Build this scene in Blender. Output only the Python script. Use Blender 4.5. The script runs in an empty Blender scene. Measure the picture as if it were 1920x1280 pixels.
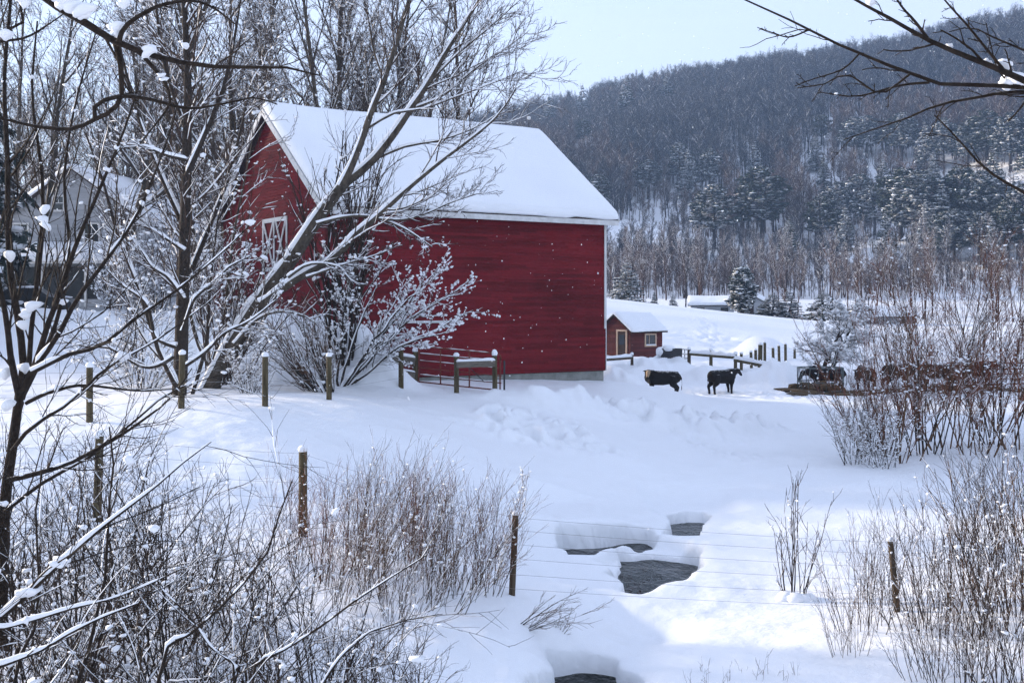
import bpy, math, random
import numpy as np
from mathutils import Vector, Matrix

# ------------------------------------------------------------------ camera, sky, sun, exposure
scene = bpy.context.scene
F = 2228.0            # focal length in pixels of the 1920-wide photograph
HY = 577.0            # horizon row
HC = 5.3              # eye height above the stream
cam_d = bpy.data.cameras.new("camera"); cam = bpy.data.objects.new("camera", cam_d)
scene.collection.objects.link(cam); scene.camera = cam
cam.location = (0, 0, HC); cam.rotation_euler = (math.radians(90), 0, 0)
cam_d.sensor_width = 36.0; cam_d.lens = 36.0 * F / 1920.0
cam_d.shift_y = (HY - 640.0) / 1920.0
cam_d.clip_start = 0.05; cam_d.clip_end = 6000

SUN_AZ, SUN_EL = math.radians(-66), math.radians(13)
world = bpy.data.worlds.new("World"); scene.world = world; world.use_nodes = True
wn = world.node_tree.nodes; wl = world.node_tree.links
bg = wn["Background"]
sky = wn.new("ShaderNodeTexSky"); sky.sky_type = 'NISHITA'; sky.sun_disc = False
sky.sun_elevation = SUN_EL; sky.sun_rotation = SUN_AZ
sky.air_density = 1.0; sky.dust_density = 1.0; sky.ozone_density = 2.0; sky.altitude = 300
# thin high cloud drawn over the blue
wtc = wn.new("ShaderNodeTexCoord"); wno = wn.new("ShaderNodeTexNoise"); wno.inputs['Scale'].default_value = 1.6; wno.inputs['Detail'].default_value = 5
wmp = wn.new("ShaderNodeMapping"); wmp.inputs['Scale'].default_value = (1, 1, 3.0); wl.new(wtc.outputs['Generated'], wmp.inputs[0]); wl.new(wmp.outputs[0], wno.inputs['Vector'])
wmr = wn.new("ShaderNodeMapRange"); wmr.inputs['From Min'].default_value = 0.3; wmr.inputs['From Max'].default_value = 0.75; wmr.inputs['To Min'].default_value = 0.5; wmr.inputs['To Max'].default_value = 0.82
wl.new(wno.outputs[0], wmr.inputs[0])
wmx = wn.new("ShaderNodeMix"); wmx.data_type = 'RGBA'; wl.new(wmr.outputs[0], wmx.inputs[0]); wl.new(sky.outputs[0], wmx.inputs[6]); wmx.inputs[7].default_value = (3.05, 3.35, 4.3, 1)
wl.new(wmx.outputs[2], bg.inputs[0]); bg.inputs[1].default_value = 0.10
sun_d = bpy.data.lights.new("sun", 'SUN'); sun = bpy.data.objects.new("sun", sun_d)
scene.collection.objects.link(sun)
sun_d.energy = 3.0; sun_d.angle = math.radians(6.0); sun_d.color = (1.0, 0.86, 0.72)
sdir = Vector((math.sin(SUN_AZ) * math.cos(SUN_EL), math.cos(SUN_AZ) * math.cos(SUN_EL), math.sin(SUN_EL)))
sun.rotation_euler = sdir.to_track_quat('Z', 'Y').to_euler()
sun.location = (-60, 40, 60)
vs = scene.view_settings
vs.view_transform = 'Standard'; vs.look = 'None'; vs.gamma = 1.0; vs.use_curve_mapping = False
vs.exposure = 1.7
scene.render.engine = 'CYCLES'
cy = scene.cycles
cy.use_denoising = True
try: cy.denoiser = 'OPENIMAGEDENOISE'; cy.denoising_input_passes = 'RGB_ALBEDO_NORMAL'; cy.denoising_prefilter = 'FAST'; cy.use_adaptive_sampling = True; cy.adaptive_threshold = 0.015
except Exception: pass
cy.max_bounces = 4; cy.diffuse_bounces = 2; cy.glossy_bounces = 2; cy.transmission_bounces = 2
cy.volume_bounces = 0; cy.transparent_max_bounces = 4; cy.caustics_reflective = False; cy.caustics_refractive = False
scene.render.film_transparent = False

# ------------------------------------------------------------------ helpers
COL = scene.collection
def W(px, py, Y):
    return np.array([(px - 960.0) / F * Y, Y, HC - (py - HY) / F * Y])
def unit(v):
    return v / np.maximum(np.linalg.norm(v, axis=-1, keepdims=True), 1e-9)

def fast_mesh(name, V, polys, smooth=False):
    """V (n,3); polys list of (m,k) integer arrays"""
    me = bpy.data.meshes.new(name)
    V = np.ascontiguousarray(V, dtype=np.float32)
    polys = [np.asarray(p, dtype=np.int32) for p in polys if len(p)]
    me.vertices.add(len(V)); me.vertices.foreach_set('co', V.ravel())
    loops = np.concatenate([p.ravel() for p in polys])
    tot = np.concatenate([np.full(len(p), p.shape[1], np.int32) for p in polys])
    st = np.concatenate([[0], np.cumsum(tot)[:-1]]).astype(np.int32)
    me.loops.add(len(loops)); me.loops.foreach_set('vertex_index', loops)
    me.polygons.add(len(tot)); me.polygons.foreach_set('loop_start', st)
    me.polygons.foreach_set('use_smooth', np.full(len(tot), bool(smooth)))
    me.update(calc_edges=True)
    return me

class MB:
    """collects geometry into one mesh"""
    def __init__(s): s.V = []; s.P = []; s.n = 0; s.tone = []; s.sm = False
    def add(s, V, *polys, tone=0.5):
        V = np.asarray(V, float).reshape(-1, 3); s.V.append(V)
        for p in polys:
            s.P.append(np.asarray(p, int) + s.n)
        s.n += len(V); s.tone.append(np.full(len(V), tone))
        return s
    def box(s, c, size, R=None, tone=0.5, taper=1.0):
        h = np.array(size) / 2.0
        v = np.array([[x, y, z] for x in (-1, 1) for y in (-1, 1) for z in (-1, 1)], float)
        v[v[:, 2] > 0, :2] *= taper
        v = v * h
        if R is not None: v = v @ np.asarray(R).T
        return s.add(v + np.array(c), BOXF, tone=tone)
    def bar(s, a, b, w, h, up=(0, 0, 1), tone=0.5):
        a = np.array(a, float); b = np.array(b, float); d = b - a; L = np.linalg.norm(d); x = d / L
        u = np.array(up, float); y = np.cross(u, x)
        if np.linalg.norm(y) < 1e-4: y = np.cross([0, 1, 0], x)
        y = y / np.linalg.norm(y); z = np.cross(x, y)
        return s.box((a + b) / 2, (L, w, h), np.stack([x, y, z], 1), tone)
    def tubes(s, pts, rad, sides=4, cap=False):
        V, P = tube_geo(pts, rad, sides)
        s.add(V, P)
        if cap:
            N, n = pts.shape[:2]
            for k in range(N):
                b = s.n - len(V) + k * n * sides
                s.P.append(np.array([[b + i for i in range(sides)][::-1]]))
                s.P.append(np.array([[b + (n - 1) * sides + i for i in range(sides)]]))
        return s
    def blobs(s, C, S, rng, fine=False, noise=0.25, flat=1.0, wedge=0.0):
        V0, T0 = ICO2 if fine else ICO1
        C = np.asarray(C, float); n = len(C)
        if n == 0: return s
        S = np.asarray(S, float)
        if S.ndim == 1: S = np.stack([S, S, S * flat], 1)
        V = np.repeat(V0[None], n, 0)
        if wedge: # heaped: broad on top, narrow where it sits in the fork, leaning a little
            V = V * (1 + .22 * np.sin(V @ rng.normal(0, 2.2, (3, 1)) + rng.uniform(0, 6.28, (n, 1, 1))))
            V[..., :2] *= (1 + wedge * V[..., 2:3]); V[..., 0] += V[..., 2] * rng.normal(0, .35, (n, 1)); V[..., 1] += V[..., 2] * rng.normal(0, .35, (n, 1))
        V = V * S[:, None] * (1 + rng.normal(0, noise, (n, len(V0), 1)))
        a = rng.uniform(0, 6.283, n); ca, sa = np.cos(a)[:, None], np.sin(a)[:, None]
        V = np.stack([V[..., 0] * ca - V[..., 1] * sa, V[..., 0] * sa + V[..., 1] * ca, V[..., 2]], -1) + C[:, None]
        T = (T0[None] + (np.arange(n) * len(V0))[:, None, None]).reshape(-1, 3)
        return s.add(V.reshape(-1, 3), T)
    def mesh(s, name, smooth=False, tone=False):
        me = fast_mesh(name, np.concatenate(s.V) if s.V else np.zeros((0, 3)), s.P, smooth)
        if tone:
            at = me.attributes.new('tone', 'FLOAT', 'POINT'); at.data.foreach_set('value', np.concatenate(s.tone).astype(np.float32))
        return me
    def build(s, name, mat, parent=None, smooth=False, tone=False):
        return obj(name, s.mesh(name, smooth, tone), mat, parent)
BOXF = np.array([[0, 1, 3, 2], [4, 6, 7, 5], [0, 4, 5, 1], [2, 3, 7, 6], [0, 2, 6, 4], [1, 5, 7, 3]])

def ico(sub):
    import bmesh
    bm = bmesh.new(); bmesh.ops.create_icosphere(bm, subdivisions=sub, radius=1.0)
    V = np.array([v.co[:] for v in bm.verts]); bm.verts.ensure_lookup_table()
    T = np.array([[v.index for v in f.verts] for f in bm.faces]); bm.free()
    return V, T
ICO1 = ico(1); ICO2 = ico(2)

def frames(pts):
    T = np.empty_like(pts)
    T[:, 1:-1] = pts[:, 2:] - pts[:, :-2]; T[:, 0] = pts[:, 1] - pts[:, 0]; T[:, -1] = pts[:, -1] - pts[:, -2]
    T = unit(T)
    m = unit(pts[:, -1] - pts[:, 0])
    ref = np.zeros_like(m); ax = np.argmin(np.abs(m), axis=1); ref[np.arange(len(m)), ax] = 1
    U = unit(np.cross(T, ref[:, None, :])); Vv = np.cross(T, U)
    return T, U, Vv
def tube_geo(pts, rad, sides):
    N, n = pts.shape[:2]
    T, U, Vv = frames(pts)
    a = np.arange(sides) * 2 * np.pi / sides
    ring = pts[:, :, None, :] + rad[:, :, None, None] * (np.cos(a)[None, None, :, None] * U[:, :, None, :] + np.sin(a)[None, None, :, None] * Vv[:, :, None, :])
    idx = np.arange(N * n * sides).reshape(N, n, sides)
    A = idx[:, :-1, :]; B = np.roll(idx, -1, axis=2)[:, :-1, :]; C = np.roll(idx, -1, axis=2)[:, 1:, :]; D = idx[:, 1:, :]
    return ring.reshape(-1, 3), np.stack([A, B, C, D], -1).reshape(-1, 4)

def ell_tube(mb, P, rw, rh, sides=12):
    """one capped tube with elliptic section: rw sideways, rh upward"""
    P = np.asarray(P, float); n = len(P)
    T = np.gradient(P, axis=0); T = unit(T)
    up = np.array([0, 0, 1.0]); side = np.cross(up, T)
    bad = np.linalg.norm(side, axis=1) < 0.2; side[bad] = np.array([0, 1.0, 0]); side = unit(side)
    for i in range(1, n):
        if np.dot(side[i], side[i - 1]) < 0: side[i] = -side[i]
    upv = np.cross(T, side)
    a = np.arange(sides) * 2 * np.pi / sides
    ring = P[:, None] + np.array(rw)[:, None, None] * np.cos(a)[None, :, None] * side[:, None] + np.array(rh)[:, None, None] * np.sin(a)[None, :, None] * upv[:, None]
    idx = np.arange(n * sides).reshape(n, sides)
    Q = np.stack([idx[:-1], np.roll(idx, -1, 1)[:-1], np.roll(idx, -1, 1)[1:], idx[1:]], -1).reshape(-1, 4)
    mb.add(ring.reshape(-1, 3), Q, idx[0][::-1][None], idx[-1][None])

def obj(name, me, mat, parent=None):
    o = bpy.data.objects.new(name, me); COL.objects.link(o)
    if mat is not None and not me.materials: me.materials.append(mat)
    if parent is not None: o.parent = parent
    return o
def tag(o, label=None, cat=None, group=None, kind=None):
    if label: o['label'] = label
    if cat: o['category'] = cat
    if group: o['group'] = group
    if kind: o['kind'] = kind
    return o
def thing(name, label, cat, loc=(0, 0, 0), rz=0.0, group=None):
    o = bpy.data.objects.new(name, None); COL.objects.link(o); o.empty_display_size = 0.2
    o.location = tuple(loc); o.rotation_euler = (0, 0, rz)
    return tag(o, label, cat, group)
KIDS = {}
def dup(root, loc, rz=0.0, sc=1.0, label=None, group=None):
    def cp(o, parent):
        c = o.copy(); COL.objects.link(c); c.parent = parent
        for ch in o.children: cp(ch, c)
        return c
    r = cp(root, None); r.location = tuple(loc); r.rotation_euler = (0, 0, rz)
    r.scale = (sc, sc, sc) if np.isscalar(sc) else sc
    if label: r['label'] = label
    if group: r['group'] = group
    return r

# ------------------------------------------------------------------ value noise
def vnoise(x, y, seed=0):
    xi = np.floor(x).astype(np.int64); yi = np.floor(y).astype(np.int64); fx = x - xi; fy = y - yi
    fx = fx * fx * fx * (fx * (fx * 6 - 15) + 10); fy = fy * fy * fy * (fy * (fy * 6 - 15) + 10)
    def h(a, b):
        n = (a * 374761393 + b * 668265263 + seed * 974634777) & 0x7fffffff
        n = ((n ^ (n >> 13)) * 1274126177) & 0x7fffffff
        return ((n ^ (n >> 16)) & 0xffff) / 65535.0
    return (h(xi, yi) * (1 - fx) + h(xi + 1, yi) * fx) * (1 - fy) + (h(xi, yi + 1) * (1 - fx) + h(xi + 1, yi + 1) * fx) * fy * 1.0 - 0.5
def fbm(x, y, oct=4, seed=0):
    s = 0; a = 1.0
    for o in range(oct):
        s = s + a * vnoise(x * 2 ** o + 17.3 * o, y * 2 ** o - 9.1 * o, seed + o); a *= 0.5
    return s
def sstep(a, b, x):
    t = np.clip((x - a) / (b - a), 0, 1); return t * t * (3 - 2 * t)

# ------------------------------------------------------------------ materials
def new_mat(name):
    m = bpy.data.materials.new(name); m.use_nodes = True
    return m, m.node_tree.nodes, m.node_tree.links, m.node_tree.nodes["Principled BSDF"]
def ramp(n, els):
    r = n.new("ShaderNodeValToRGB"); cr = r.color_ramp
    while len(cr.elements) < len(els): cr.elements.new(0.5)
    for e, (p, c) in zip(cr.elements, els):
        e.position = p; e.color = (*c, 1) if len(c) == 3 else c
    return r
def noise_node(n, l, scale, detail=3.0, coord='Object', stretch=None, rough=0.6):
    tc = n.new("ShaderNodeTexCoord"); t = n.new("ShaderNodeTexNoise")
    t.inputs['Scale'].default_value = scale; t.inputs['Detail'].default_value = detail; t.inputs['Roughness'].default_value = rough
    if stretch:
        mp = n.new("ShaderNodeMapping"); mp.inputs['Scale'].default_value = stretch
        l.new(tc.outputs[coord], mp.inputs[0]); l.new(mp.outputs[0], t.inputs['Vector'])
    else: l.new(tc.outputs[coord], t.inputs['Vector'])
    return t
def mathn(n, l, op, a, b=None, clamp=False):
    m = n.new("ShaderNodeMath"); m.operation = op; m.use_clamp = clamp
    for i, v in enumerate((a, b)):
        if v is None: continue
        if isinstance(v, (int, float)): m.inputs[i].default_value = v
        else: l.new(v, m.inputs[i])
    return m.outputs[0]
def mixc(n, l, fac, a, b, mode='MIX'):
    m = n.new("ShaderNodeMix"); m.data_type = 'RGBA'; m.blend_type = mode
    for i, v in ((0, fac), (6, a), (7, b)):
        if isinstance(v, (int, float)): m.inputs[i].default_value = v
        elif isinstance(v, tuple): m.inputs[i].default_value = (*v, 1)
        else: l.new(v, m.inputs[i])
    return m.outputs[2]
SNOW = (0.86, 0.88, 0.91)
def snow_mat(name, bump=0.25, scale=9.0, col=SNOW):
    m, n, l, p = new_mat(name)
    t = noise_node(n, l, scale, 5); t2 = noise_node(n, l, 0.35, 2)
    r = ramp(n, [(0.3, tuple(c * 0.955 for c in col)), (0.7, col)]); l.new(t2.outputs[0], r.inputs[0]); l.new(r.outputs[0], p.inputs['Base Color'])
    t3 = noise_node(n, l, scale * 7, 2)
    hgt = mathn(n, l, 'ADD', t.outputs[0], mathn(n, l, 'MULTIPLY', t3.outputs[0], 0.25))
    b = n.new("ShaderNodeBump"); b.inputs['Strength'].default_value = bump; b.inputs['Distance'].default_value = 0.05
    l.new(hgt, b.inputs['Height']); l.new(b.outputs[0], p.inputs['Normal'])
    p.inputs['Roughness'].default_value = 0.55; p.inputs['Specular IOR Level'].default_value = 0.25
    return m
def bark_mat(name, c1, c2, scale=6.0, snow=0.0, lo=0.45, hi=0.75, rough=0.9, stretch=None):
    """bark; snow > 0 lays frost on the sides that face up"""
    m, n, l, p = new_mat(name)
    t = noise_node(n, l, scale, 4, stretch=stretch)
    r = ramp(n, [(0.32, c1), (0.68, c2)]); l.new(t.outputs[0], r.inputs[0])
    out = r.outputs[0]
    if snow > 0:
        g = n.new("ShaderNodeNewGeometry"); sx = n.new("ShaderNodeSeparateXYZ"); l.new(g.outputs['Normal'], sx.inputs[0])
        t2 = noise_node(n, l, scale * 1.7, 2)
        f = mathn(n, l, 'ADD', sx.outputs[2], mathn(n, l, 'MULTIPLY', mathn(n, l, 'SUBTRACT', t2.outputs[0], 0.5), 1.3))
        mr = n.new("ShaderNodeMapRange"); mr.interpolation_type = 'SMOOTHSTEP'
        mr.inputs['From Min'].default_value = lo; mr.inputs['From Max'].default_value = hi; l.new(f, mr.inputs[0])
        out = mixc(n, l, mathn(n, l, 'MULTIPLY', mr.outputs[0], snow), out, SNOW)
    l.new(out, p.inputs['Base Color']); p.inputs['Roughness'].default_value = rough; p.inputs['Specular IOR Level'].default_value = 0.15
    b = n.new("ShaderNodeBump"); b.inputs['Strength'].default_value = 0.5; b.inputs['Distance'].default_value = 0.02
    l.new(t.outputs[0], b.inputs['Height']); l.new(b.outputs[0], p.inputs['Normal'])
    return m
def plain_mat(name, c1, c2=None, scale=5.0, rough=0.7, stretch=None, bump=0.2, metal=0.0, spec=0.3):
    m, n, l, p = new_mat(name)
    c2 = c2 or tuple(c * 0.75 for c in c1)
    t = noise_node(n, l, scale, 4, stretch=stretch)
    r = ramp(n, [(0.3, c2), (0.7, c1)]); l.new(t.outputs[0], r.inputs[0]); l.new(r.outputs[0], p.inputs['Base Color'])
    p.inputs['Roughness'].default_value = rough; p.inputs['Metallic'].default_value = metal; p.inputs['Specular IOR Level'].default_value = spec
    if bump:
        b = n.new("ShaderNodeBump"); b.inputs['Strength'].default_value = bump; b.inputs['Distance'].default_value = 0.01
        l.new(t.outputs[0], b.inputs['Height']); l.new(b.outputs[0], p.inputs['Normal'])
    return m
def board_mat(name, c_dark, c_mid, c_light, stretch=(0.5, 0.5, 9.0)):
    """painted clapboards: tone per board, streaks along the boards"""
    m, n, l, p = new_mat(name)
    a = n.new("ShaderNodeAttribute"); a.attribute_name = 'tone'
    t = noise_node(n, l, 1.3, 5, stretch=stretch, rough=0.65); t2 = noise_node(n, l, 0.22, 3)
    t4 = noise_node(n, l, 30.0, 3, stretch=(0.35, 0.35, 3.0))
    f = mathn(n, l, 'ADD', mathn(n, l, 'ADD', mathn(n, l, 'MULTIPLY', a.outputs['Fac'], 0.16), 0.12), mathn(n, l, 'MULTIPLY', t.outputs[0], 0.36))
    f = mathn(n, l, 'ADD', f, mathn(n, l, 'MULTIPLY', mathn(n, l, 'SUBTRACT', t2.outputs[0], 0.5), 0.5))
    f = mathn(n, l, 'ADD', f, mathn(n, l, 'MULTIPLY', mathn(n, l, 'SUBTRACT', t4.outputs[0], 0.5), 0.45), clamp=True)
    r = ramp(n, [(0.22, c_dark), (0.42, c_mid), (0.75, c_light)]); l.new(f, r.inputs[0]); l.new(r.outputs[0], p.inputs['Base Color'])
    b = n.new("ShaderNodeBump"); b.inputs['Strength'].default_value = 0.25; b.inputs['Distance'].default_value = 0.01
    l.new(t4.outputs[0], b.inputs['Height']); l.new(b.outputs[0], p.inputs['Normal'])
    p.inputs['Roughness'].default_value = 0.75; p.inputs['Specular IOR Level'].default_value = 0.2
    return m
M = {}
M['snow'] = snow_mat('ground_snow', 0.5, 4.0)
M['snow_soft'] = snow_mat('heaped_snow', 0.2, 14.0)
M['snow_roof'] = snow_mat('roof_snow', 0.15, 6.0)
M['bark_dark'] = bark_mat('dark_bark', (0.016, 0.012, 0.010), (0.05, 0.038, 0.03), 18, snow=0.85, lo=0.7, hi=1.05)
M['bark_black'] = bark_mat('wet_dark_bark', (0.012, 0.009, 0.008), (0.035, 0.026, 0.02), 25, snow=0.3, lo=0.8, hi=1.2)
M['bark_grey'] = bark_mat('grey_bark', (0.03, 0.025, 0.02), (0.11, 0.09, 0.07), 9, snow=0.9, lo=0.5, hi=0.85, stretch=(1, 1, 0.3))
M['twig'] = bark_mat('twig_bark', (0.028, 0.018, 0.014), (0.07, 0.045, 0.034), 12, snow=0.85, lo=0.7, hi=1.15)
M['twig_frost'] = bark_mat('frosted_twigs', (0.03, 0.021, 0.018), (0.075, 0.052, 0.042), 3, snow=0.9, lo=0.5, hi=1.0)
M['twig_red'] = bark_mat('red_brown_twigs', (0.08, 0.026, 0.013), (0.21, 0.07, 0.034), 4, snow=0.6, lo=0.75, hi=1.2)
M['twig_tan'] = bark_mat('tan_twigs', (0.06, 0.035, 0.022), (0.16, 0.09, 0.052), 5, snow=0.7, lo=0.7, hi=1.15)
M['far_bark'] = bark_mat('far_wood', (0.014, 0.014, 0.019), (0.036, 0.034, 0.043), 0.4, snow=0.7, lo=0.3, hi=0.95)
M['far_bark_warm'] = bark_mat('far_wood_warm', (0.036, 0.021, 0.016), (0.095, 0.053, 0.039), 0.4, snow=0.55, lo=0.3, hi=0.95)
M['twig_white'] = bark_mat('rimed_twigs', (0.06, 0.05, 0.045), (0.12, 0.1, 0.09), 3, snow=0.95, lo=-0.5, hi=0.35)
M['needle'] = bark_mat('needles', (0.022, 0.034, 0.022), (0.06, 0.08, 0.05), 0.9, snow=0.7, lo=0.8, hi=1.25, rough=0.8)
M['needle_blue'] = bark_mat('frosted_needles', (0.018, 0.030, 0.028), (0.05, 0.072, 0.066), 0.9, snow=0.85, lo=0.5, hi=1.0, rough=0.8)
M['post'] = bark_mat('weathered_post', (0.045, 0.036, 0.02), (0.12, 0.096, 0.055), 14, snow=0.0, stretch=(1, 1, 0.12))
M['post_dark'] = bark_mat('dark_post', (0.035, 0.026, 0.018), (0.10, 0.075, 0.05), 14, snow=0.0, stretch=(1, 1, 0.12))
M['rail'] = bark_mat('rail_wood', (0.07, 0.06, 0.05), (0.2, 0.17, 0.14), 9, snow=0.0, stretch=(0.3, 0.3, 2))
M['wire'] = plain_mat('galvanised_wire', (0.34, 0.34, 0.34), rough=0.5, metal=0.3, bump=0)
M['rust_pipe'] = plain_mat('rusty_red_pipe', (0.20, 0.035, 0.02), (0.10, 0.03, 0.02), 12, 0.6)
M['grey_pipe'] = plain_mat('grey_green_pipe', (0.10, 0.13, 0.14), (0.05, 0.065, 0.07), 12, 0.5)
M['barn_red'] = board_mat('barn_red_boards', (0.08, 0.005, 0.007), (0.165, 0.009, 0.014), (0.24, 0.018, 0.024))
M['shed_red'] = board_mat('shed_red_boards', (0.06, 0.018, 0.016), (0.13, 0.03, 0.028), (0.22, 0.05, 0.045))
M['white_board'] = board_mat('white_boards', (0.32, 0.34, 0.36), (0.42, 0.43, 0.45), (0.52, 0.52, 0.53))
M['trim'] = plain_mat('white_trim', (0.68, 0.68, 0.68), (0.5, 0.5, 0.49), 3, 0.6)
M['trim_tan'] = plain_mat('tan_trim', (0.62, 0.45, 0.33), (0.48, 0.33, 0.23), 4, 0.7)
M['concrete'] = plain_mat('concrete', (0.30, 0.30, 0.28), (0.17, 0.175, 0.16), 3, 0.9, bump=0.5)
M['dark_wood'] = plain_mat('dark_boards', (0.06, 0.035, 0.03), (0.03, 0.02, 0.018), 6, 0.8)
M['brick'] = plain_mat('chimney_brick', (0.16, 0.05, 0.035), (0.08, 0.03, 0.025), 8, 0.9)
M['screen'] = plain_mat('porch_screen', (0.03, 0.033, 0.035), (0.018, 0.02, 0.021), 2, 0.7)
M['hay'] = plain_mat('trodden_hay', (0.11, 0.075, 0.04), (0.05, 0.033, 0.02), 6, 0.95, bump=0.8)
M['iron'] = plain_mat('dark_iron', (0.05, 0.05, 0.055), None, 8, 0.5, metal=0.5)
def glass_mat():
    m, n, l, p = new_mat('window_glass')
    p.inputs['Base Color'].default_value = (0.02, 0.024, 0.03, 1); p.inputs['Roughness'].default_value = 0.06; p.inputs['Specular IOR Level'].default_value = 0.6
    return m
M['glass'] = glass_mat()
def water_mat():
    m, n, l, p = new_mat('stream_water')
    p.inputs['Base Color'].default_value = (0.006, 0.009, 0.008, 1); p.inputs['Roughness'].default_value = 0.04; p.inputs['IOR'].default_value = 1.33; p.inputs['Specular IOR Level'].default_value = 0.09
    t = noise_node(n, l, 2.6, 3, stretch=(1.0, 0.45, 1.0)); t2 = noise_node(n, l, 9.0, 2)
    b = n.new("ShaderNodeBump"); b.inputs['Strength'].default_value = 0.6; b.inputs['Distance'].default_value = 0.12
    l.new(mathn(n, l, 'ADD', t.outputs[0], mathn(n, l, 'MULTIPLY', t2.outputs[0], 0.2)), b.inputs['Height']); l.new(b.outputs[0], p.inputs['Normal'])
    return m
M['water'] = water_mat()
# ------------------------------------------------------------------ the lie of the land
def G(px, py, Y): return tuple(W(px, py, Y))
CP = [
 # the stream's valley
 (1.0, 6, .5), (1.0, 13, .45), (1.2, 17, .42), (2.6, 21, .42), (2.9, 25, .45), (4.0, 29, .5), (8, 36, .62), (11, 44, .75), (14, 55, .95),
 # left bank
 (0, 18.4, .88), (-3.5, 20, 1.45), (-7, 20, 1.75), (-8, 12, 1.75), (-3.2, 12, 1.25), (-0.4, 12, .75), (-5, 5, 1.6), (0.5, 5, .8),
 G(900, 850, 30), G(1000, 900, 28), G(1090, 935, 27), G(700, 850, 27), G(500, 850, 24), G(500, 950, 22), G(760, 960, 22.5), G(880, 1020, 21.5),
 (1.46, 23.2, .40), (.86, 23.9, .48), (.3, 24.5, .6), (2.1, 20.3, .42), (1.0, 27.5, .6), (2.2, 28.2, .52), (3.2, 27, .46),
 # right bank
 (6.3, 19, .5), (9, 20, .65), (13, 20, .95), (5.5, 12, .6), (10, 12, .9), (5, 5, 1.0), (5.0, 24, .5), (6.2, 29, .5), (8.5, 27, .6), (20, 24, 1.1),
 # bench with the fence
 G(168, 785, 26), G(340, 770, 27.5), G(497, 762, 28.6), G(617, 750, 32), G(752, 738, 38), G(856, 733, 39), G(926, 733, 39.5), (-16, 26, 3.1), (-12, 30, 3.0),
 G(700, 790, 29), G(850, 790, 33), G(640, 735, 36),
 # round the barn
 (-6.6, 42, 2.72), (-12.3, 50.8, 3.2), (-3, 43.6, 2.55), (0, 45.5, 2.45), (3.84, 48.75, 2.34), (-9, 38, 2.8), (-13, 37, 2.95), (1, 56, 2.5), (-6, 57, 3.0),
 G(1100, 735, 44), G(1000, 745, 41.5), G(1200, 745, 45), G(1050, 800, 36), G(1150, 850, 33), G(950, 830, 33), G(1290, 870, 34), G(1250, 920, 31),
 # edge of the drive above the yard
 G(1180, 716, 49), G(1230, 723, 50.5), G(1275, 733, 51.5), G(1330, 743, 52), G(1500, 752, 52), G(1300, 800, 44.5), G(1450, 800, 44.5), G(1500, 880, 34), G(1690, 868, 34.5), G(1860, 840, 38), G(1900, 900, 31), G(1750, 960, 27), (30, 40, 1.2),
 # yard and field
 (4.5, 57, 1.1), (7, 57, 1.0), (10, 58.5, 1.0), (15, 59, 1.1), (21, 60, 1.2), (28, 62, 1.4), (40, 62, 1.8),
 G(1292, 692, 73), G(1380, 694, 70), G(1450, 690, 72), G(1190, 668, 87), G(1130, 668, 87), G(1490, 676, 84), G(1600, 680, 80), G(1900, 680, 84),
 G(1300, 640, 100), G(1300, 600, 120), G(1140, 600, 118), G(1140, 553, 150), G(1300, 573, 145), G(1480, 592, 140), G(1580, 603, 136), G(1480, 630, 110), G(1700, 625, 120), G(1900, 625, 120), G(1900, 600, 145),
 (10, 175, 4.5), (40, 170, 3.0), (80, 180, 3.2), (10, 215, 7.2), (50, 215, 6.0), (100, 215, 5.5), (-60, 215, 9), (-120, 200, 10),
 # left, behind the trees
 G(200, 640, 44), G(0, 640, 44), G(200, 596, 54), G(0, 596, 54), G(100, 592, 72), G(300, 592, 72), (-14, 62, 4.2), (-45, 60, 5.5), (-20, 100, 6), (-50, 110, 7), (0, 100, 4.2), (-40, 30, 4.0), (-25, 15, 2.6),
]
CPa = np.array(CP, float)
def warp(x, y):
    d = np.maximum(y, 3.0) + 5.0
    return np.stack([x / d * 42.0, 26.0 * np.log(d)], -1)
def tps(r2): return 0.5 * r2 * np.log(np.maximum(r2, 1e-6))
_c = warp(CPa[:, 0], CPa[:, 1]); _n = len(_c)
_K = tps(((_c[:, None] - _c[None]) ** 2).sum(-1)) + np.eye(_n) * 6.0
_P = np.concatenate([np.ones((_n, 1)), _c], 1)
_A = np.block([[_K, _P], [_P.T, np.zeros((3, 3))]])
_w = np.linalg.solve(_A, np.concatenate([CPa[:, 2], np.zeros(3)]))
def tps_eval(x, y):
    out = np.empty(len(x)); p = warp(x, y)
    for i in range(0, len(x), 20000):
        q = p[i:i + 20000]
        out[i:i + 20000] = tps(((q[:, None] - _c[None]) ** 2).sum(-1)) @ _w[:_n] + _w[_n] + q @ _w[_n + 1:]
    return out

EL_PX = [-4000, -1500, -500, 0, 500, 700, 980, 1150, 1450, 1700, 1920, 2400, 3500, 6000]
EL_UP = [60, 80, 110, 130, 205, 255, 335, 372, 418, 452, 495, 560, 560, 350]
def hill_z(x, y):
    r = np.hypot(x, y); px = 960 + F * np.tan(np.clip(np.arctan2(x, np.maximum(y, 1.0)), -1.2, 1.2))
    e = np.interp(px, EL_PX, EL_UP)
    Rr = 640.0
    top = e / F * Rr * np.clip(y / np.maximum(r, 1), 0.25, 1)
    t = np.clip((r - 235) / (Rr - 235), 0, 1)
    s = 0.55 * t ** 1.25 + 0.45 * sstep(0, 1, t)
    z = top * s
    z = z + sstep(240, 330, r) * (fbm(x / 90, y / 90, 3, 5) * 10)
    z = z - np.clip(r - Rr, 0, None) * 0.10 * 1.0
    return np.maximum(z, -5)

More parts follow.
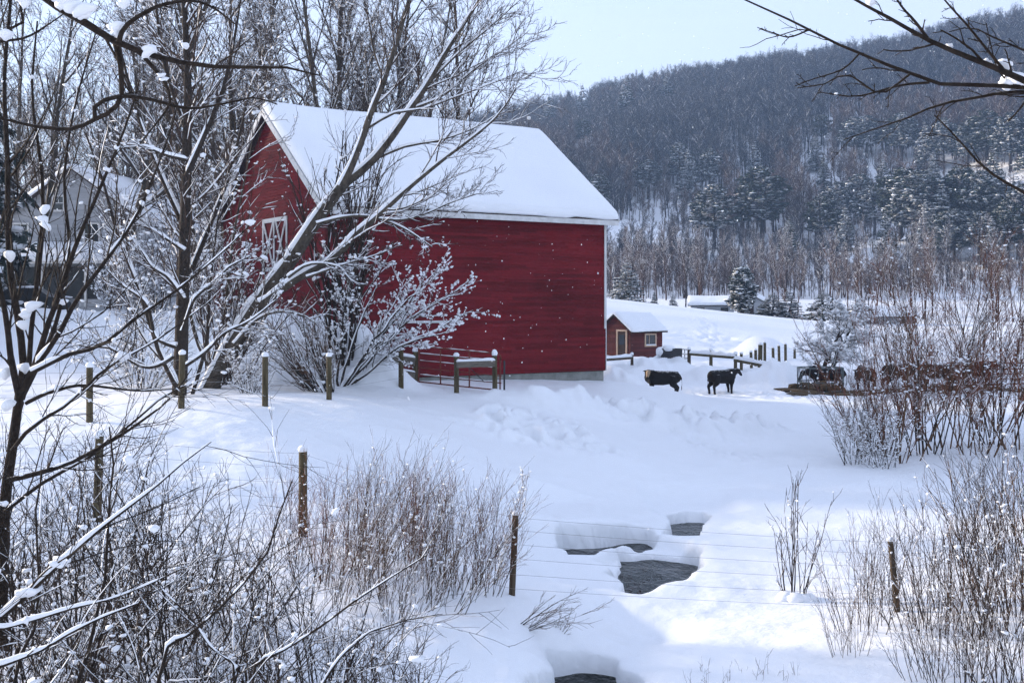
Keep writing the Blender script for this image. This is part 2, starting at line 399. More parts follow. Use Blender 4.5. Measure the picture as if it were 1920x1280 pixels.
def capsule(x, y, a, b):
    ax, ay = a; bx, by = b
    t = np.clip(((x - ax) * (bx - ax) + (y - ay) * (by - ay)) / ((bx - ax) ** 2 + (by - ay) ** 2), 0, 1)
    return np.hypot(x - ax - t * (bx - ax), y - ay - t * (by - ay)), t
def poly_sd(x, y, poly):
    p = np.array(poly, float); d = np.full(x.shape, 1e9); ins = np.zeros(x.shape, bool)
    for i in range(len(p)):
        a = p[i]; b = p[(i + 1) % len(p)]
        dd, _ = capsule(x, y, a, b); d = np.minimum(d, dd)
        c = ((a[1] > y) != (b[1] > y)) & (x < (b[0] - a[0]) * (y - a[1]) / (b[1] - a[1] + 1e-12) + a[0]); ins ^= c
    return np.where(ins, -d, d)
def Wg(px, py, z):
    Y = (HC - z) / (py - HY) * F
    return ((px - 960) / F * Y, Y)
# openings in the snow over the stream: far rims given at water level, near rims at the snow's edge
HOLES = [
 [Wg(1166, 1053, .0), Wg(1226, 1050, 0), Wg(1300, 1060, 0), Wg(1306, 1063, .3), Wg(1272, 1086, .38), Wg(1232, 1097, .4), Wg(1192, 1104, .42), Wg(1182, 1088, .42), Wg(1170, 1066, .3)],
 [Wg(1055, 1030, 0), Wg(1130, 1027, 0), Wg(1205, 1021, 0), Wg(1216, 1026, .1), Wg(1196, 1034, .1), Wg(1130, 1040, .1), Wg(1104, 1040, .3), Wg(1066, 1034, .35)],
 [Wg(1272, 984, 0), Wg(1312, 981, 0), Wg(1324, 982, .25), Wg(1304, 992, .45), Wg(1264, 991, .45), Wg(1258, 987, .2)],
 [Wg(1056, 1276, 0), Wg(1090, 1269, 0), Wg(1150, 1270, 0), Wg(1166, 1284, .1), Wg(1180, 1360, .4), Wg(1020, 1360, .4)],
]
def height(x, y, rough=True):
    x = np.atleast_1d(np.asarray(x, float)); y = np.atleast_1d(np.asarray(y, float))
    r = np.hypot(x, y)
    near = tps_eval(x, np.minimum(y, 225))
    far_b = 7.0
    z = near * (1 - sstep(190, 250, r)) + sstep(190, 250, r) * (far_b + hill_z(x, y))
    # behind the camera: the road bank
    z = z * sstep(-8, 2, y) + (1 - sstep(-8, 2, y)) * 1.6
    if not rough: return z
    k = 1 - sstep(60, 130, r)
    z = z + k * (fbm(x / 7, y / 7, 3, 1) * 0.16 + fbm(x / 1.6, y / 1.6, 3, 2) * 0.075 + (1 - sstep(30, 48, r)) * fbm(x / .33, y / .33, 2, 8) * .016)
    z = z + sstep(60, 110, r) * (1 - sstep(180, 230, r)) * fbm(x / 22, y / 22, 2, 3) * 0.5
    # ploughed bank in front of the gable, running off to the left
    bank = [W(612, 600, 39.2)[:2], W(560, 590, 40.5)[:2], W(420, 590, 44)[:2], W(250, 590, 48)[:2], W(0, 590, 53)[:2], W(-300, 590, 58)[:2]]
    tops = [3.1, 5.0, 5.1, 5.1, 5.2, 5.2]
    for i in range(len(bank) - 1):
        d, t = capsule(x, y, bank[i], bank[i + 1])
        tp = tops[i] + (tops[i + 1] - tops[i]) * t
        w = 1 - sstep(0.0, 4.2, d)
        z = np.maximum(z, z * (1 - w) + (tp + fbm(x / 1.3, y / 1.3, 4, 7) * 0.4) * w)
    # lumps where the plough and the cattle have been
    def lumps(px, py, Y, sx, sy, amp, sc, seed, base=0.0):
        nonlocal z
        c = W(px, py, Y); q = np.exp(-(((x - c[0]) / sx) ** 2 + ((y - c[1]) / sy) ** 2) ** 1.5)
        z = z + q * (base + sstep(-.45, .5, fbm(x / sc, y / sc, 3, seed)) * amp * .55)
    lumps(1015, 768, 39.0, 1.7, 1.0, .55, .9, 11, .42)         # drift in front of the barn
    lumps(1090, 770, 39.8, 1.0, .8, .45, .6, 12, .18)
    lumps(1150, 790, 39.5, 1.5, 0.9, .35, .5, 21, .05)
    lumps(1250, 800, 41, 2.2, 1.1, 1.5, .62, 13, -.05)
    lumps(1350, 795, 42.5, 2.2, 1.1, 1.5, .62, 14, -.05)
    lumps(1425, 800, 43, 1.2, 0.8, .7, .5, 15, .02)
    lumps(985, 817, 33.5, 2.2, .8, -.42, .38, 16, .08)         # trodden patch
    lumps(1080, 812, 34, 1.6, .8, -.42, .38, 17, .08)
    lumps(1010, 700, 45, 1, .8, .15, .5, 30, 0)
    lumps(700, 715, 39.2, 1.3, 1.1, .4, .7, 18, .75)           # heap by the white bush
    lumps(1455, 855, 37, 2.2, .8, -.35, .5, 19, 0)
    lumps(1440, 700, 63, 1.6, 1.8, .8, .9, 20, .45)
    lumps(1480, 710, 64, 1.6, 2, .7, .9, 22, .5)
    lumps(1330, 700, 66, 1.5, 2, .6, .8, 23, .55)
    lumps(1225, 690, 72, 2.5, 3, .9, .9, 24, .35)
    lumps(1260, 685, 74, 1.0, 1.5, .3, .9, 25, .6)
    lumps(1150, 708, 56, 1.5, 1.5, .7, .9, 26, .85)
    lumps(1430, 640, 90, 1.9, 3.0, .2, 2, 27, 1.35)            # big mound behind the posts
    lumps(1200, 668, 84, 1.1, 1.2, .15, 1, 28, .22)
    lumps(1330, 645, 105, 4, 8, -.6, 1.1, 29, 0)               # tracks on the field
    lumps(1240, 670, 80, 6, 4, .35, .9, 31, 0)
    # footprints: the trodden ring, a trail to the yard, and round the cattle
    fr = np.random.default_rng(99); FT = []
    for k in range(150):
        a = fr.uniform(0, 6.283); c = W(1000 + 95 * math.cos(a) * fr.uniform(.55, 1), 815 + 14 * math.sin(a) * fr.uniform(.3, 1), 33.8); FT.append(Wg(c[0] / c[1] * F + 960, HY + (HC - c[2]) / c[1] * F, 1.55))
    for k in range(60):
        t = k / 60; FT.append(Wg(1090 + 330 * t + fr.normal(0, 8), 808 - 18 * math.sin(t * 5) + 30 * t + fr.normal(0, 3), 1.2 - .4 * t))
    for k in range(200): FT.append((fr.normal(9.5, 4.0), fr.normal(57.8, 2.0)))
    for k in range(90): FT.append((16 + 4 * (k / 90) + fr.normal(0, .5), 92 + k * .35))
    for (fx, fy_) in FT:
        s_ = (np.abs(x - fx) < .8) & (np.abs(y - fy_) < .8)
        if s_.any(): d2 = ((x[s_] - fx) ** 2 + (y[s_] - fy_) ** 2); z[s_] += -.13 * np.exp(-d2 / .030) + .035 * np.exp(-(np.sqrt(d2) - .33) ** 2 / .015)
    # soft hollows beside the stream
    for (px, py, zz, rr, dep) in [(1170, 1150, .5, .55, -.22), (1235, 1160, .5, .5, -.16), (1130, 1125, .5, .35, -.18), (1150, 1215, .5, .8, -.15), (1080, 1250, .3, .5, -.35)]:
        cx, cyy = Wg(px, py, zz); z = z + dep * np.exp(-(((x - cx) ** 2 + ((y - cyy) * .7) ** 2) / rr ** 2))
    # openings
    sel = (y > 12) & (y < 34) & (x > -3) & (x < 9)
    if sel.any():
        xs, ys, zs = x[sel], y[sel], z[sel]
        jx = fbm(xs / .35, ys / .35, 2, 41) * .10
        wl_ = sstep(.1, .9, xs) * (1 - sstep(2.2, 2.7, xs)) * sstep(20.0, 21.0, ys) * (1 - sstep(25.2, 25.8, ys)); zs = zs * (1 - wl_) + np.minimum(zs, .36) * wl_
        wl_ = sstep(-.3, .6, xs) * (1 - sstep(3.9, 4.6, xs)) * sstep(26.0, 26.4, ys) * (1 - sstep(28.3, 29.2, ys)); zs = zs * (1 - wl_) + np.clip(zs, .42, .62) * wl_
        wl_ = sstep(3.2, 3.7, xs) * (1 - sstep(5.0, 5.8, xs)) * sstep(28.2, 28.7, ys) * (1 - sstep(30.2, 31.6, ys)); zs = zs * (1 - wl_) + np.minimum(zs, .28) * wl_
        for hi_, pl in enumerate(HOLES):
            sd = poly_sd(xs, ys, pl) + jx * .7 + fbm(xs / .9 + 5, ys / .9, 2, 43) * .30 - .06
            if hi_ == 0:   # low shelf of snow between the two middle openings
                ps = [Wg(1110, 1043, .36), Wg(1215, 1024, .1), Wg(1285, 1040, .1), Wg(1300, 1058, .1), Wg(1230, 1060, .0), Wg(1168, 1066, .36)]
                ss = poly_sd(xs, ys, ps); zs = np.where(True, zs * sstep(-.15, .12, ss) + (.12 + jx * .4) * (1 - sstep(-.15, .12, ss)), zs)
            e = sstep(0.0, 0.09, sd); zs = np.minimum(zs, -0.35 * (1 - e) + zs * e)
            tl = np.clip(sd / 0.42, 0, 1); lip = np.sqrt(np.clip(1 - (1 - tl) ** 2, 0, 1)); zs = np.where(sd > 0, zs * (0.52 + 0.48 * lip), zs)
        z[sel] = zs
    return z
_hc = {}
def H(x, y): return float(height([x], [y])[0])
def on_ground(px, Y, dz=0.0):
    x = (px - 960) / F * Y; return np.array([x, Y, H(x, Y) + dz])

# polar sheet round the camera, out to the ridge and past it
rr = [1.5]
while rr[-1] < 1900:
    q = rr[-1]
    rr.append(q * (1.03 if q < 10 else 1.008 if q < 15.5 else 1.0022 if q < 29.5 else 1.004 if q < 62 else 1.010 if q < 160 else 1.03))
rr = np.array(rr)
az = np.concatenate([np.arange(-180, -45, 6.0), np.arange(-45, -27, 1.0), np.arange(-27, 27, 0.105), np.arange(27, 45, 1.0), np.arange(45, 180, 6.0)])
az = np.radians(az); na = len(az)
RR, AZ = np.meshgrid(rr, az, indexing='ij')
GX, GY = (RR * np.sin(AZ)).ravel(), (RR * np.cos(AZ)).ravel()
GZ = height(GX, GY)
GV = np.stack([GX, GY, GZ], 1)
idx = np.arange(len(GV)).reshape(len(rr), na)
nx = np.roll(idx, -1, 1)
def ring_faces(i0, i1):
    return np.stack([idx[i0:i1, :], nx[i0:i1, :], nx[i0 + 1:i1 + 1, :], idx[i0 + 1:i1 + 1, :]], -1).reshape(-1, 4)[:, ::-1]
isplit = int(np.searchsorted(rr, 228))
nf = (isplit + 1) * na
gm = fast_mesh('ground', GV[:nf], [ring_faces(0, isplit), idx[0][None]], True)
tag(obj('ground', gm, M['snow']), 'snow covered ground with a plough bank, drive, yard and open field', 'ground', kind='structure')
hm = fast_mesh('hill', GV[isplit * na:], [ring_faces(isplit, len(rr) - 1) - isplit * na], True)
tag(obj('hill', hm, M['snow']), 'long snowy hill rising behind the farm under bare woods', 'hill', kind='structure')

# stream water
wv = np.array([[0.2, 14.5, 0], [3.5, 14.5, 0], [6.5, 26, 0], [6.5, 31, 0], [2, 31, 0], [-0.5, 26.5, 0]], float)
tag(obj('stream', fast_mesh('stream', wv, [np.arange(6)[None]]), M['water']), 'dark open stream water showing through holes in the snow', 'stream', kind='structure')
# ------------------------------------------------------------------ the red barn
def snow_roof(mb, ridge_a, ridge_b, half, rise, thick, rng, over=0.0, nu=40, nv=60, rim=0.3, one=False, amp=0.09):
    """snow lying on a gable roof; ridge_a->ridge_b, half = horizontal half width, rise = ridge above eave; one = only the slope to the right of a->b"""
    a = np.array(ridge_a, float); b = np.array(ridge_b, float); d = b - a; L = np.linalg.norm(d); x = d / L
    s = np.cross(x, [0, 0, 1.0])                      # to the right of a->b
    u = np.linspace(0 if one else -1, 1, nu); v = np.linspace(0, 1, nv)
    # crowd samples at rims
    v = 0.5 - 0.5 * np.cos(v * np.pi); v = 0.5 * v + 0.5 * np.linspace(0, 1, nv)
    U, Vv = np.meshgrid(u, v, indexing='ij'); U = U.ravel(); Vv = Vv.ravel()
    hw_ = U * (half + fbm(Vv * L * .9, U * 0 + 4.2, 3, 52) * .10 * (np.abs(U) > .9))
    p = a + np.outer(Vv, d) + np.outer(hw_, s); p[:, 2] -= np.abs(hw_) / half * rise
    nrm = np.outer(np.sign(U) * rise, s); nrm[:, 2] += half
    nrm = unit(nrm * np.minimum(1, np.abs(U) * 12)[:, None] + np.array([0, 0, 1.0]) * (1 - np.minimum(1, np.abs(U) * 12))[:, None] * half)
    ed = np.minimum(np.minimum(Vv, 1 - Vv) * L, (1 - np.abs(U)) * math.hypot(half, rise))
    e = np.sqrt(np.clip(1 - (1 - np.clip(ed / rim, 0, 1)) ** 2, 0, 1))
    q = fbm(Vv * L * .35 + 3, U * half * .35 + 7, 3, 50) * amp
    wob = fbm(Vv * L * 2.2 + 31, U * half * 2.2 + 17, 2, 51) * 0.05 * (ed < 0.02)
    th = thick * (0.28 + 0.72 * e) + q * e
    top = p + nrm * th[:, None]; top[:, 2] += wob * 0
    low = p.copy()
    n = nu * nv; I = np.arange(n).reshape(nu, nv)
    Q = np.stack([I[:-1, :-1], I[1:, :-1], I[1:, 1:], I[:-1, 1:]], -1).reshape(-1, 4)
    loop = np.concatenate([I[:, 0], I[-1, 1:], I[-2::-1, -1], I[0, -2:0:-1]])
    ln = np.roll(loop, -1)
    side = np.stack([loop, loop + n, ln + n, ln], -1)
    mb.add(np.concatenate([top, low]), Q, Q[:, ::-1] + n, side)
    return mb
def gable_roof(mb, ra, rb, half, rise, th):
    a = np.array(ra, float); b = np.array(rb, float); x = unit(b - a); s = np.cross(x, [0, 0, 1.0])
    for sg in (-1, 1):
        e = s * half * sg - np.array([0, 0, rise]); dn = np.array([0, 0, -th])
        off = np.array([0, 0, -0.004 * (sg > 0)])
        V = np.array([a, b, b + e, a + e]) + off; V = np.concatenate([V, V + dn])
        mb.add(V, [[0, 1, 2, 3], [7, 6, 5, 4], [0, 4, 5, 1], [1, 5, 6, 2], [2, 6, 7, 3], [3, 7, 4, 0]])
    return mb
def clap(mb, o, u, nrm, z0, z1, pitch, span, rng, proud=0.03, holes=()):
    """lapped boards; span(z) -> (u0,u1); each board a wedge of its own"""
    o = np.array(o, float); u = np.array(u, float); nrm = np.array(nrm, float)
    z = z0
    while z < z1 - 0.01:
        zt = min(z + pitch, z1); s0, s1 = span(z + 0.02); t0, t1 = span(zt)
        segs = []; c = s0
        while c < s1 - 0.02:
            e = min(c + rng.uniform(2.4, 4.8), s1)
            if s1 - e < 0.6: e = s1
            segs.append((c, e)); c = e + 0.004
        for (c, e) in segs:
            parts = [(c, e)]
            for (h0, h1, g0, g1) in holes:
                if z + pitch * .5 > g0 and z + pitch * .5 < g1:
                    parts = [q for (pa, pb) in parts for q in ((pa, min(pb, h0)), (max(pa, h1), pb)) if q[1] - q[0] > 0.01]
            for (pa, pb) in parts:
                ta = max(pa, t0) if pa == s0 else pa; tb = min(pb, t1) if pb == s1 else pb
                if tb < ta: tb = ta = (ta + tb) / 2
                pr = proud + rng.normal(0, 0.002)
                B = o + u * pa + nrm * pr; C = o + u * pb + nrm * pr; Dd = o + u * tb + nrm * 0.002; A = o + u * ta + nrm * 0.002
                Vv = np.array([B + [0, 0, z], C + [0, 0, z], Dd + [0, 0, zt + .004], A + [0, 0, zt + .004], o + u * pa + [0, 0, z - .002], o + u * pb + [0, 0, z - .002]])
                mb.add(Vv, [[0, 1, 2, 3], [4, 5, 1, 0]], tone=rng.random())
        z += pitch
    return mb

TH = math.radians(57.0)
BC = np.array([-6.56, 42.0, 0.0]); BU = np.array([math.sin(TH), math.cos(TH), 0]); BG = np.array([-math.cos(TH), math.sin(TH), 0])
BL, BW = 12.38, 10.5
Z0, ZE, ZR = 2.74, 9.12, 12.98
def bp(u, g, z): return BC + BU * u + BG * g + np.array([0, 0, z])
rng = np.random.default_rng(5)
barn = thing('red_barn', 'big red clapboard barn with thick snow on its gable roof', 'barn', (BC[0], BC[1], Z0))
def bpart(mb, name, mat, parent=None, **k):
    o = mb.build(name, mat, parent or barn, **k)
    return o
loc0 = Vector((BC[0], BC[1], Z0))
def localise(root):
    """children were built in world space: bring them under their root"""
    bpy.context.view_layer.update()
    for c in root.children:
        c.matrix_parent_inverse = root.matrix_world.inverted()
nL = -BG; nG = -BU
gspan = lambda z: (0.0, BL)
def gab(z):
    k = max(0.0, (z - ZE) / (ZR - ZE)); return (BW / 2 * k, BW - BW / 2 * k)
LD0, LD1, LZ0, LZ1 = 3.5, 6.0, 6.80, 8.70     # loft hatch on the gable
m = MB(); clap(m, BC, BU, nL, Z0, ZE, .115, gspan, rng); bpart(m, 'side_wall', M['barn_red'], tone=True)
m = MB(); clap(m, BC, BG, nG, Z0, ZR - .05, .115, gab, rng, holes=[(LD0, LD1, LZ0, LZ1)]); bpart(m, 'gable_wall', M['barn_red'], tone=True)
m = MB(); clap(m, bp(BL, 0, 0), BG, BU, Z0, ZR - .05, .23, gab, rng); clap(m, bp(0, BW, 0), BU, BG, Z0, ZE, .23, gspan, rng); bpart(m, 'rear_walls', M['barn_red'], tone=True)
m = MB()  # solid core behind the boards
sec = [bp(.01, .01, Z0 - .02), bp(.01, BW - .01, Z0 - .02), bp(.01, BW - .01, ZE), bp(.01, BW / 2, ZR - .06), bp(.01, .01, ZE)]
V = np.array(sec + [s + BU * (BL - .02) for s in sec])
m.add(V, [[0, 1, 2, 3, 4]], [[9, 8, 7, 6, 5]], [[0, 5, 6, 1], [1, 6, 7, 2], [4, 9, 5, 0]]); bpart(m, 'wall_core', M['dark_wood'])
m = MB(); fz = 0.95
m.box(bp(BL / 2, BW / 2, Z0 - fz / 2 - .01), (BL - .10, BW - .10, fz), np.stack([BU, BG, [0, 0, 1]], 1)); bpart(m, 'foundation', M['concrete'])
OV, OG = 0.42, 0.34
slope = (ZR - ZE) / (BW / 2)
ra, rb = bp(-OG, BW / 2, ZR + .10), bp(BL + OG, BW / 2, ZR + .10)
m = MB(); gable_roof(m, ra, rb, BW / 2 + OV, slope * (BW / 2 + OV), .12); roof = bpart(m, 'roof', M['dark_wood'])
m = MB(); snow_roof(m, ra + [0, 0, .01], rb + [0, 0, .01], BW / 2 + OV + .04, slope * (BW / 2 + OV + .04), .28, rng, nu=70, nv=90, rim=.16, amp=.07); bpart(m, 'roof_snow', M['snow_roof'], smooth=True)
# trim: fascia under the eave, rake boards, corner boards
ze = ZR + .10 - slope * (BW / 2 + OV)
m = MB(); m.bar(bp(-OG, -OV - .02, ze - .16), bp(BL + OG, -OV - .02, ze - .16), .035, .2); m.bar(bp(-OG, -OV / 2, ze - .13), bp(BL + OG, -OV / 2, ze - .13), OV - .05, .03)
m.bar(bp(0.02, -.035, ZE - .22), bp(BL - .02, -.035, ZE - .22), .03, .14); bpart(m, 'fascia', M['trim'])
for uu in (-OG - .025, BL + OG + .025):
    for sg in (-1, 1):
        m = MB(); m.bar(bp(uu, BW / 2, ZR - .04), bp(uu, BW / 2 + sg * (BW / 2 + OV), ze - .14), .04, .22); bpart(m, 'rake_board', M['trim'])
for (uu, gg) in ((0, 0), (BL, 0), (0, BW)):
    m = MB(); su = -1 if uu == 0 else 1; sg = -1 if gg == 0 else 1
    m.box(bp(uu + su * .035, gg - sg * .045, (Z0 + ZE) / 2 - .05), (.03, .15, ZE - Z0 - .1), np.stack([BU, BG, [0, 0, 1]], 1))
    if uu == BL: m.box(bp(uu - su * .02, gg + sg * .035, (ZE + 4.6) / 2 - .15), (.10, .03, ZE - 4.6), np.stack([BU, BG, [0, 0, 1]], 1))
    bpart(m, 'corner_board', M['trim'] if uu == BL else M['barn_red'])
# loft hatch: white frame with two crossed leaves
m = MB(); m.box(bp(.03, (LD0 + LD1) / 2, (LZ0 + LZ1) / 2), (.05, LD1 - LD0 - .02, LZ1 - LZ0 - .02), np.stack([BU, BG, [0, 0, 1]], 1)); hatch = bpart(m, 'loft_door', M['barn_red'])
mid = (LD0 + LD1) / 2
def slat(a, b, w=.10, pr=-.045):
    mm = MB(); mm.bar(bp(pr, a[0], a[1]), bp(pr, b[0], b[1]), .03 + rng.uniform(0, .004), w, up=tuple(np.cross(BU, unit(bp(0, b[0], b[1]) - bp(0, a[0], a[1])))))
    o = mm.build('brace', M['trim'], hatch)
slat((LD0, LZ1), (LD1, LZ1), .16, -.05); slat((LD0, LZ0), (LD1, LZ0), .16, -.05)
for x0, x1 in ((LD0 + .05, mid - .06), (mid + .06, LD1 - .05)):
    slat((x0, LZ0), (x0, LZ1), .11); 
    slat((x0 + .06, LZ0 + .06), (x1 - .06, LZ1 - .06), .09, -.052); slat((x0 + .06, LZ1 - .06), (x1 - .06, LZ0 + .06), .09, -.058)
slat((LD1 - .05, LZ0), (LD1 - .05, LZ1), .11)
# sliding door in the long wall, with a short white head rail
m = MB(); m.box(bp(3.7, -.045, 3.75), (2.6, .045, 1.95), np.stack([BU, BG, [0, 0, 1]], 1)); bpart(m, 'door', M['barn_red'])
m = MB(); m.bar(bp(2.2, -.09, 4.78), bp(5.55, -.09, 4.78), .04, .09); bpart(m, 'door_rail', M['trim'])
# lightning rod on the ridge
m = MB(); q = bp(BL - .25, BW / 2, ZR)
m.tubes(np.array([[q, q + [0, 0, .6], q + [0, 0, 1.15]]]), np.array([[.022, .02, .008]]), 6); rod = bpart(m, 'lightning_rod', M['iron'])
m = MB(); m.blobs([q + [0, 0, .78]], [.09], rng, True, 0); m.build('ball', M['trim'], rod)
# low red wing behind the gable's far corner
wz = 7.3
wa, wb = bp(1.0, BW, 0), bp(5.2, BW + 4.2, 0)
Rw = np.stack([BU, BG, [0, 0, 1]], 1)
m = MB(); clap(m, bp(.6, BW + .02, 0), BG, nG, 4.0, wz, .115, lambda z: (0, 4.0), rng); m.box(bp(2.7, BW + 2.02, (4.0 + wz) / 2 - .3), (4.1, 3.98, wz - 4.0 + .55), Rw); bpart(m, 'side_wing', M['barn_red'], tone=True)
m = MB(); m.box(bp(2.5, BW + 2.05, wz + .05), (4.9, 4.5, .14), Rw); wr = bpart(m, 'wing_roof', M['barn_red'])
m = MB(); c = bp(2.5, BW + 2.05, wz + .13); 
snow_roof(m, c - BG * 2.2, c + BG * 2.2, 2.4, .02, .32, rng, nu=20, nv=20); m.build('wing_roof_snow', M['snow_soft'], wr, smooth=True)
m = MB(); m.box(bp(.55, BW + 1.3, 5.2), (.06, .9, 2.1), Rw); wd = bpart(m, 'door', M['trim'])
localise(barn)
# ------------------------------------------------------------------ the small red shed
def frame_rect(root_or_part, name, mat, o, u, nrm, w, h, t, d):
    """four bars round an opening; o = lower middle"""
    u = np.array(u); nrm = np.array(nrm); mb = MB(); z = np.array([0, 0, 1.0])
    mb.bar(o - u * w / 2, o - u * w / 2 + z * h, t, d, up=nrm); mb.bar(o + u * w / 2, o + u * w / 2 + z * h, t, d, up=nrm)
    mb.bar(o - u * (w / 2 + t / 2) + z * h + nrm * .003, o + u * (w / 2 + t / 2) + z * h + nrm * .003, d, t); mb.bar(o - u * (w / 2 + t / 2) + nrm * .003, o + u * (w / 2 + t / 2) + nrm * .003, d, t)
    return mb.build(name, mat, root_or_part)
def simple_house(name, label, c, rz, L, Wd, wall_h, rise, mats, over=.35, snow=.25, pitch=.12, gable_over=None, base=.6):
    """ridge along local x; front long wall at -y, gables at +-x. returns root and local axes"""
    root = thing(name, label, 'building', c)
    ux = np.array([math.cos(rz), math.sin(rz), 0]); uy = np.array([-math.sin(rz), math.cos(rz), 0]); z3 = np.array([0, 0, 1.0])
    c = np.array(c, float); r = np.random.default_rng(abs(hash(name)) % 1000 + 3)
    def P(x, y, z): return c + ux * x + uy * y + z3 * z
    gs = lambda z: (Wd / 2 * max(0, (z - c[2] - wall_h) / rise), Wd - Wd / 2 * max(0, (z - c[2] - wall_h) / rise))
    m = MB()
    clap(m, P(-L / 2, -Wd / 2, 0) * [1, 1, 0], ux, -uy, c[2] - base, c[2] + wall_h, pitch, lambda z: (0, L), r)
    m.build('front_wall', mats[0], root, tone=True)
    m = MB(); clap(m, P(-L / 2, -Wd / 2, 0) * [1, 1, 0], uy, -ux, c[2] - base, c[2] + wall_h + rise - .05, pitch, gs, r)
    m.build('gable_wall', mats[0], root, tone=True)
    m = MB(); clap(m, P(L / 2, -Wd / 2, 0) * [1, 1, 0], uy, ux, c[2] - base, c[2] + wall_h + rise - .05, pitch, gs, r)
    clap(m, P(-L / 2, Wd / 2, 0) * [1, 1, 0], ux, uy, c[2] - base, c[2] + wall_h, pitch, lambda z: (0, L), r)
    m.build('rear_wall', mats[0], root, tone=True)
    e = .012; m = MB()
    s = [P(-L / 2 + e, -Wd / 2 + e, -base), P(-L / 2 + e, Wd / 2 - e, -base), P(-L / 2 + e, Wd / 2 - e, wall_h), P(-L / 2 + e, 0, wall_h + rise - .04), P(-L / 2 + e, -Wd / 2 + e, wall_h)]
    V = np.array(s + [q + ux * (L - 2 * e) for q in s]); m.add(V, [[0, 1, 2, 3, 4]], [[9, 8, 7, 6, 5]], [[0, 5, 6, 1], [1, 6, 7, 2], [4, 9, 5, 0]]); m.build('wall_core', M['dark_wood'], root)
    go = over if gable_over is None else gable_over
    sl = rise / (Wd / 2); hw = Wd / 2 + over
    a, b = P(-L / 2 - go, 0, wall_h + rise + .08), P(L / 2 + go, 0, wall_h + rise + .08)
    m = MB(); gable_roof(m, a, b, hw, sl * hw, .10); rf = m.build('roof', mats[1], root)
    m = MB(); snow_roof(m, a + [0, 0, .01], b + [0, 0, .01], hw + .03, sl * (hw + .03), snow, r, nu=30, nv=30, rim=.22); m.build('roof_snow', M['snow_roof'], rf, smooth=True)
    return root, P, ux, uy
SY = 87.0
sx = (1197 - 960) / F * SY
shed_z = H(sx, SY) + .02
rzs = math.radians(40)
shed, P, ux, uy = simple_house('garden_shed', 'small dark red shed with tan door frame standing at the yard fence', (sx - .35, SY + 1.2, shed_z), rzs, 3.3, 3.0, 2.05, 1.05, (M['shed_red'], M['dark_wood']), .3, .2)
# door on the gable (-x side), window on the front (-y side)
m = MB(); m.box(P(-1.66, -.62, .93), (.04, .78, 1.85), np.stack([ux, uy, [0, 0, 1]], 1)); dr = m.build('door', M['dark_wood'], shed)
m = MB(); m.box(P(-1.69, -.62, 1.3), (.02, .5, .7), np.stack([ux, uy, [0, 0, 1]], 1)); m.build('pane', M['glass'], dr)
frame_rect(dr, 'door_frame', M['trim_tan'], P(-1.70, -.62, 0), uy, -ux, .95, 1.98, .13, .07)
m = MB(); m.box(P(.35, -1.52, 1.25), (1.05, .03, .8), np.stack([ux, uy, [0, 0, 1]], 1)); wd = m.build('window', M['glass'], shed)
frame_rect(wd, 'window_frame', M['trim_tan'], P(.35, -1.55, .84), ux, -uy, 1.12, .86, .10, .07)
m = MB(); m.bar(P(.35 - .15, -1.56, .88), P(.35 - .15, -1.56, 1.66), .04, .03, up=tuple(ux)); m.build('glazing_bar', M['trim_tan'], wd)
m = MB(); m.box(P(.35, -1.60, .93), (1.0, .10, .07), np.stack([ux, uy, [0, 0, 1]], 1)); m.build('sill_snow', M['snow_soft'], wd)
localise(shed)

# ------------------------------------------------------------------ outbuildings by the far trees
p = on_ground(1345, 158); oz = W(1345, 571, 158)[2]
ob, P, ux, uy = simple_house('low_outbuilding', 'low grey outbuilding with snowy roof just beyond the field crest', (p[0] - .4, 160, oz - 1.5), math.radians(-8), 5.6, 4.5, 1.5, .9, (M['white_board'], M['dark_wood']), .4, .3, .2, base=1.5)
for x in (-1.5, 1.6):
    m = MB(); m.box(P(x, -2.28, .8), (1.0, .05, .6), np.stack([ux, uy, [0, 0, 1]], 1)); m.build('window', M['glass'], ob)
localise(ob)
p = W(1402, 580, 162)
ob2, P, ux, uy = simple_house('pale_outbuilding', 'pale little outbuilding half hidden behind the rounded cedar', (p[0] + 1.0, 163, p[2] - 1.0), math.radians(70), 5, 3.6, 2.0, 1.0, (M['white_board'], M['dark_wood']), .25, .25, .2, base=1.5)
m = MB(); m.box(P(-2.53, .0, 1.0), (.05, .8, 1.9), np.stack([ux, uy, [0, 0, 1]], 1)); m.build('door', M['dark_wood'], ob2)
localise(ob2)
p = W(1660, 588, 150)
ob3, P, ux, uy = simple_house('far_cabin', 'grey far cabin with a snowy roof behind the reddish shrubs', (p[0], 151, p[2] - 2.0), math.radians(5), 6.5, 5.0, 1.7, 1.0, (M['white_board'], M['dark_wood']), .4, .3, .2, base=1.5)
for x in (-2, 1.5):
    m = MB(); m.box(P(x, -2.53, .9), (.9, .05, .7), np.stack([ux, uy, [0, 0, 1]], 1)); m.build('window', M['glass'], ob3)
localise(ob3)

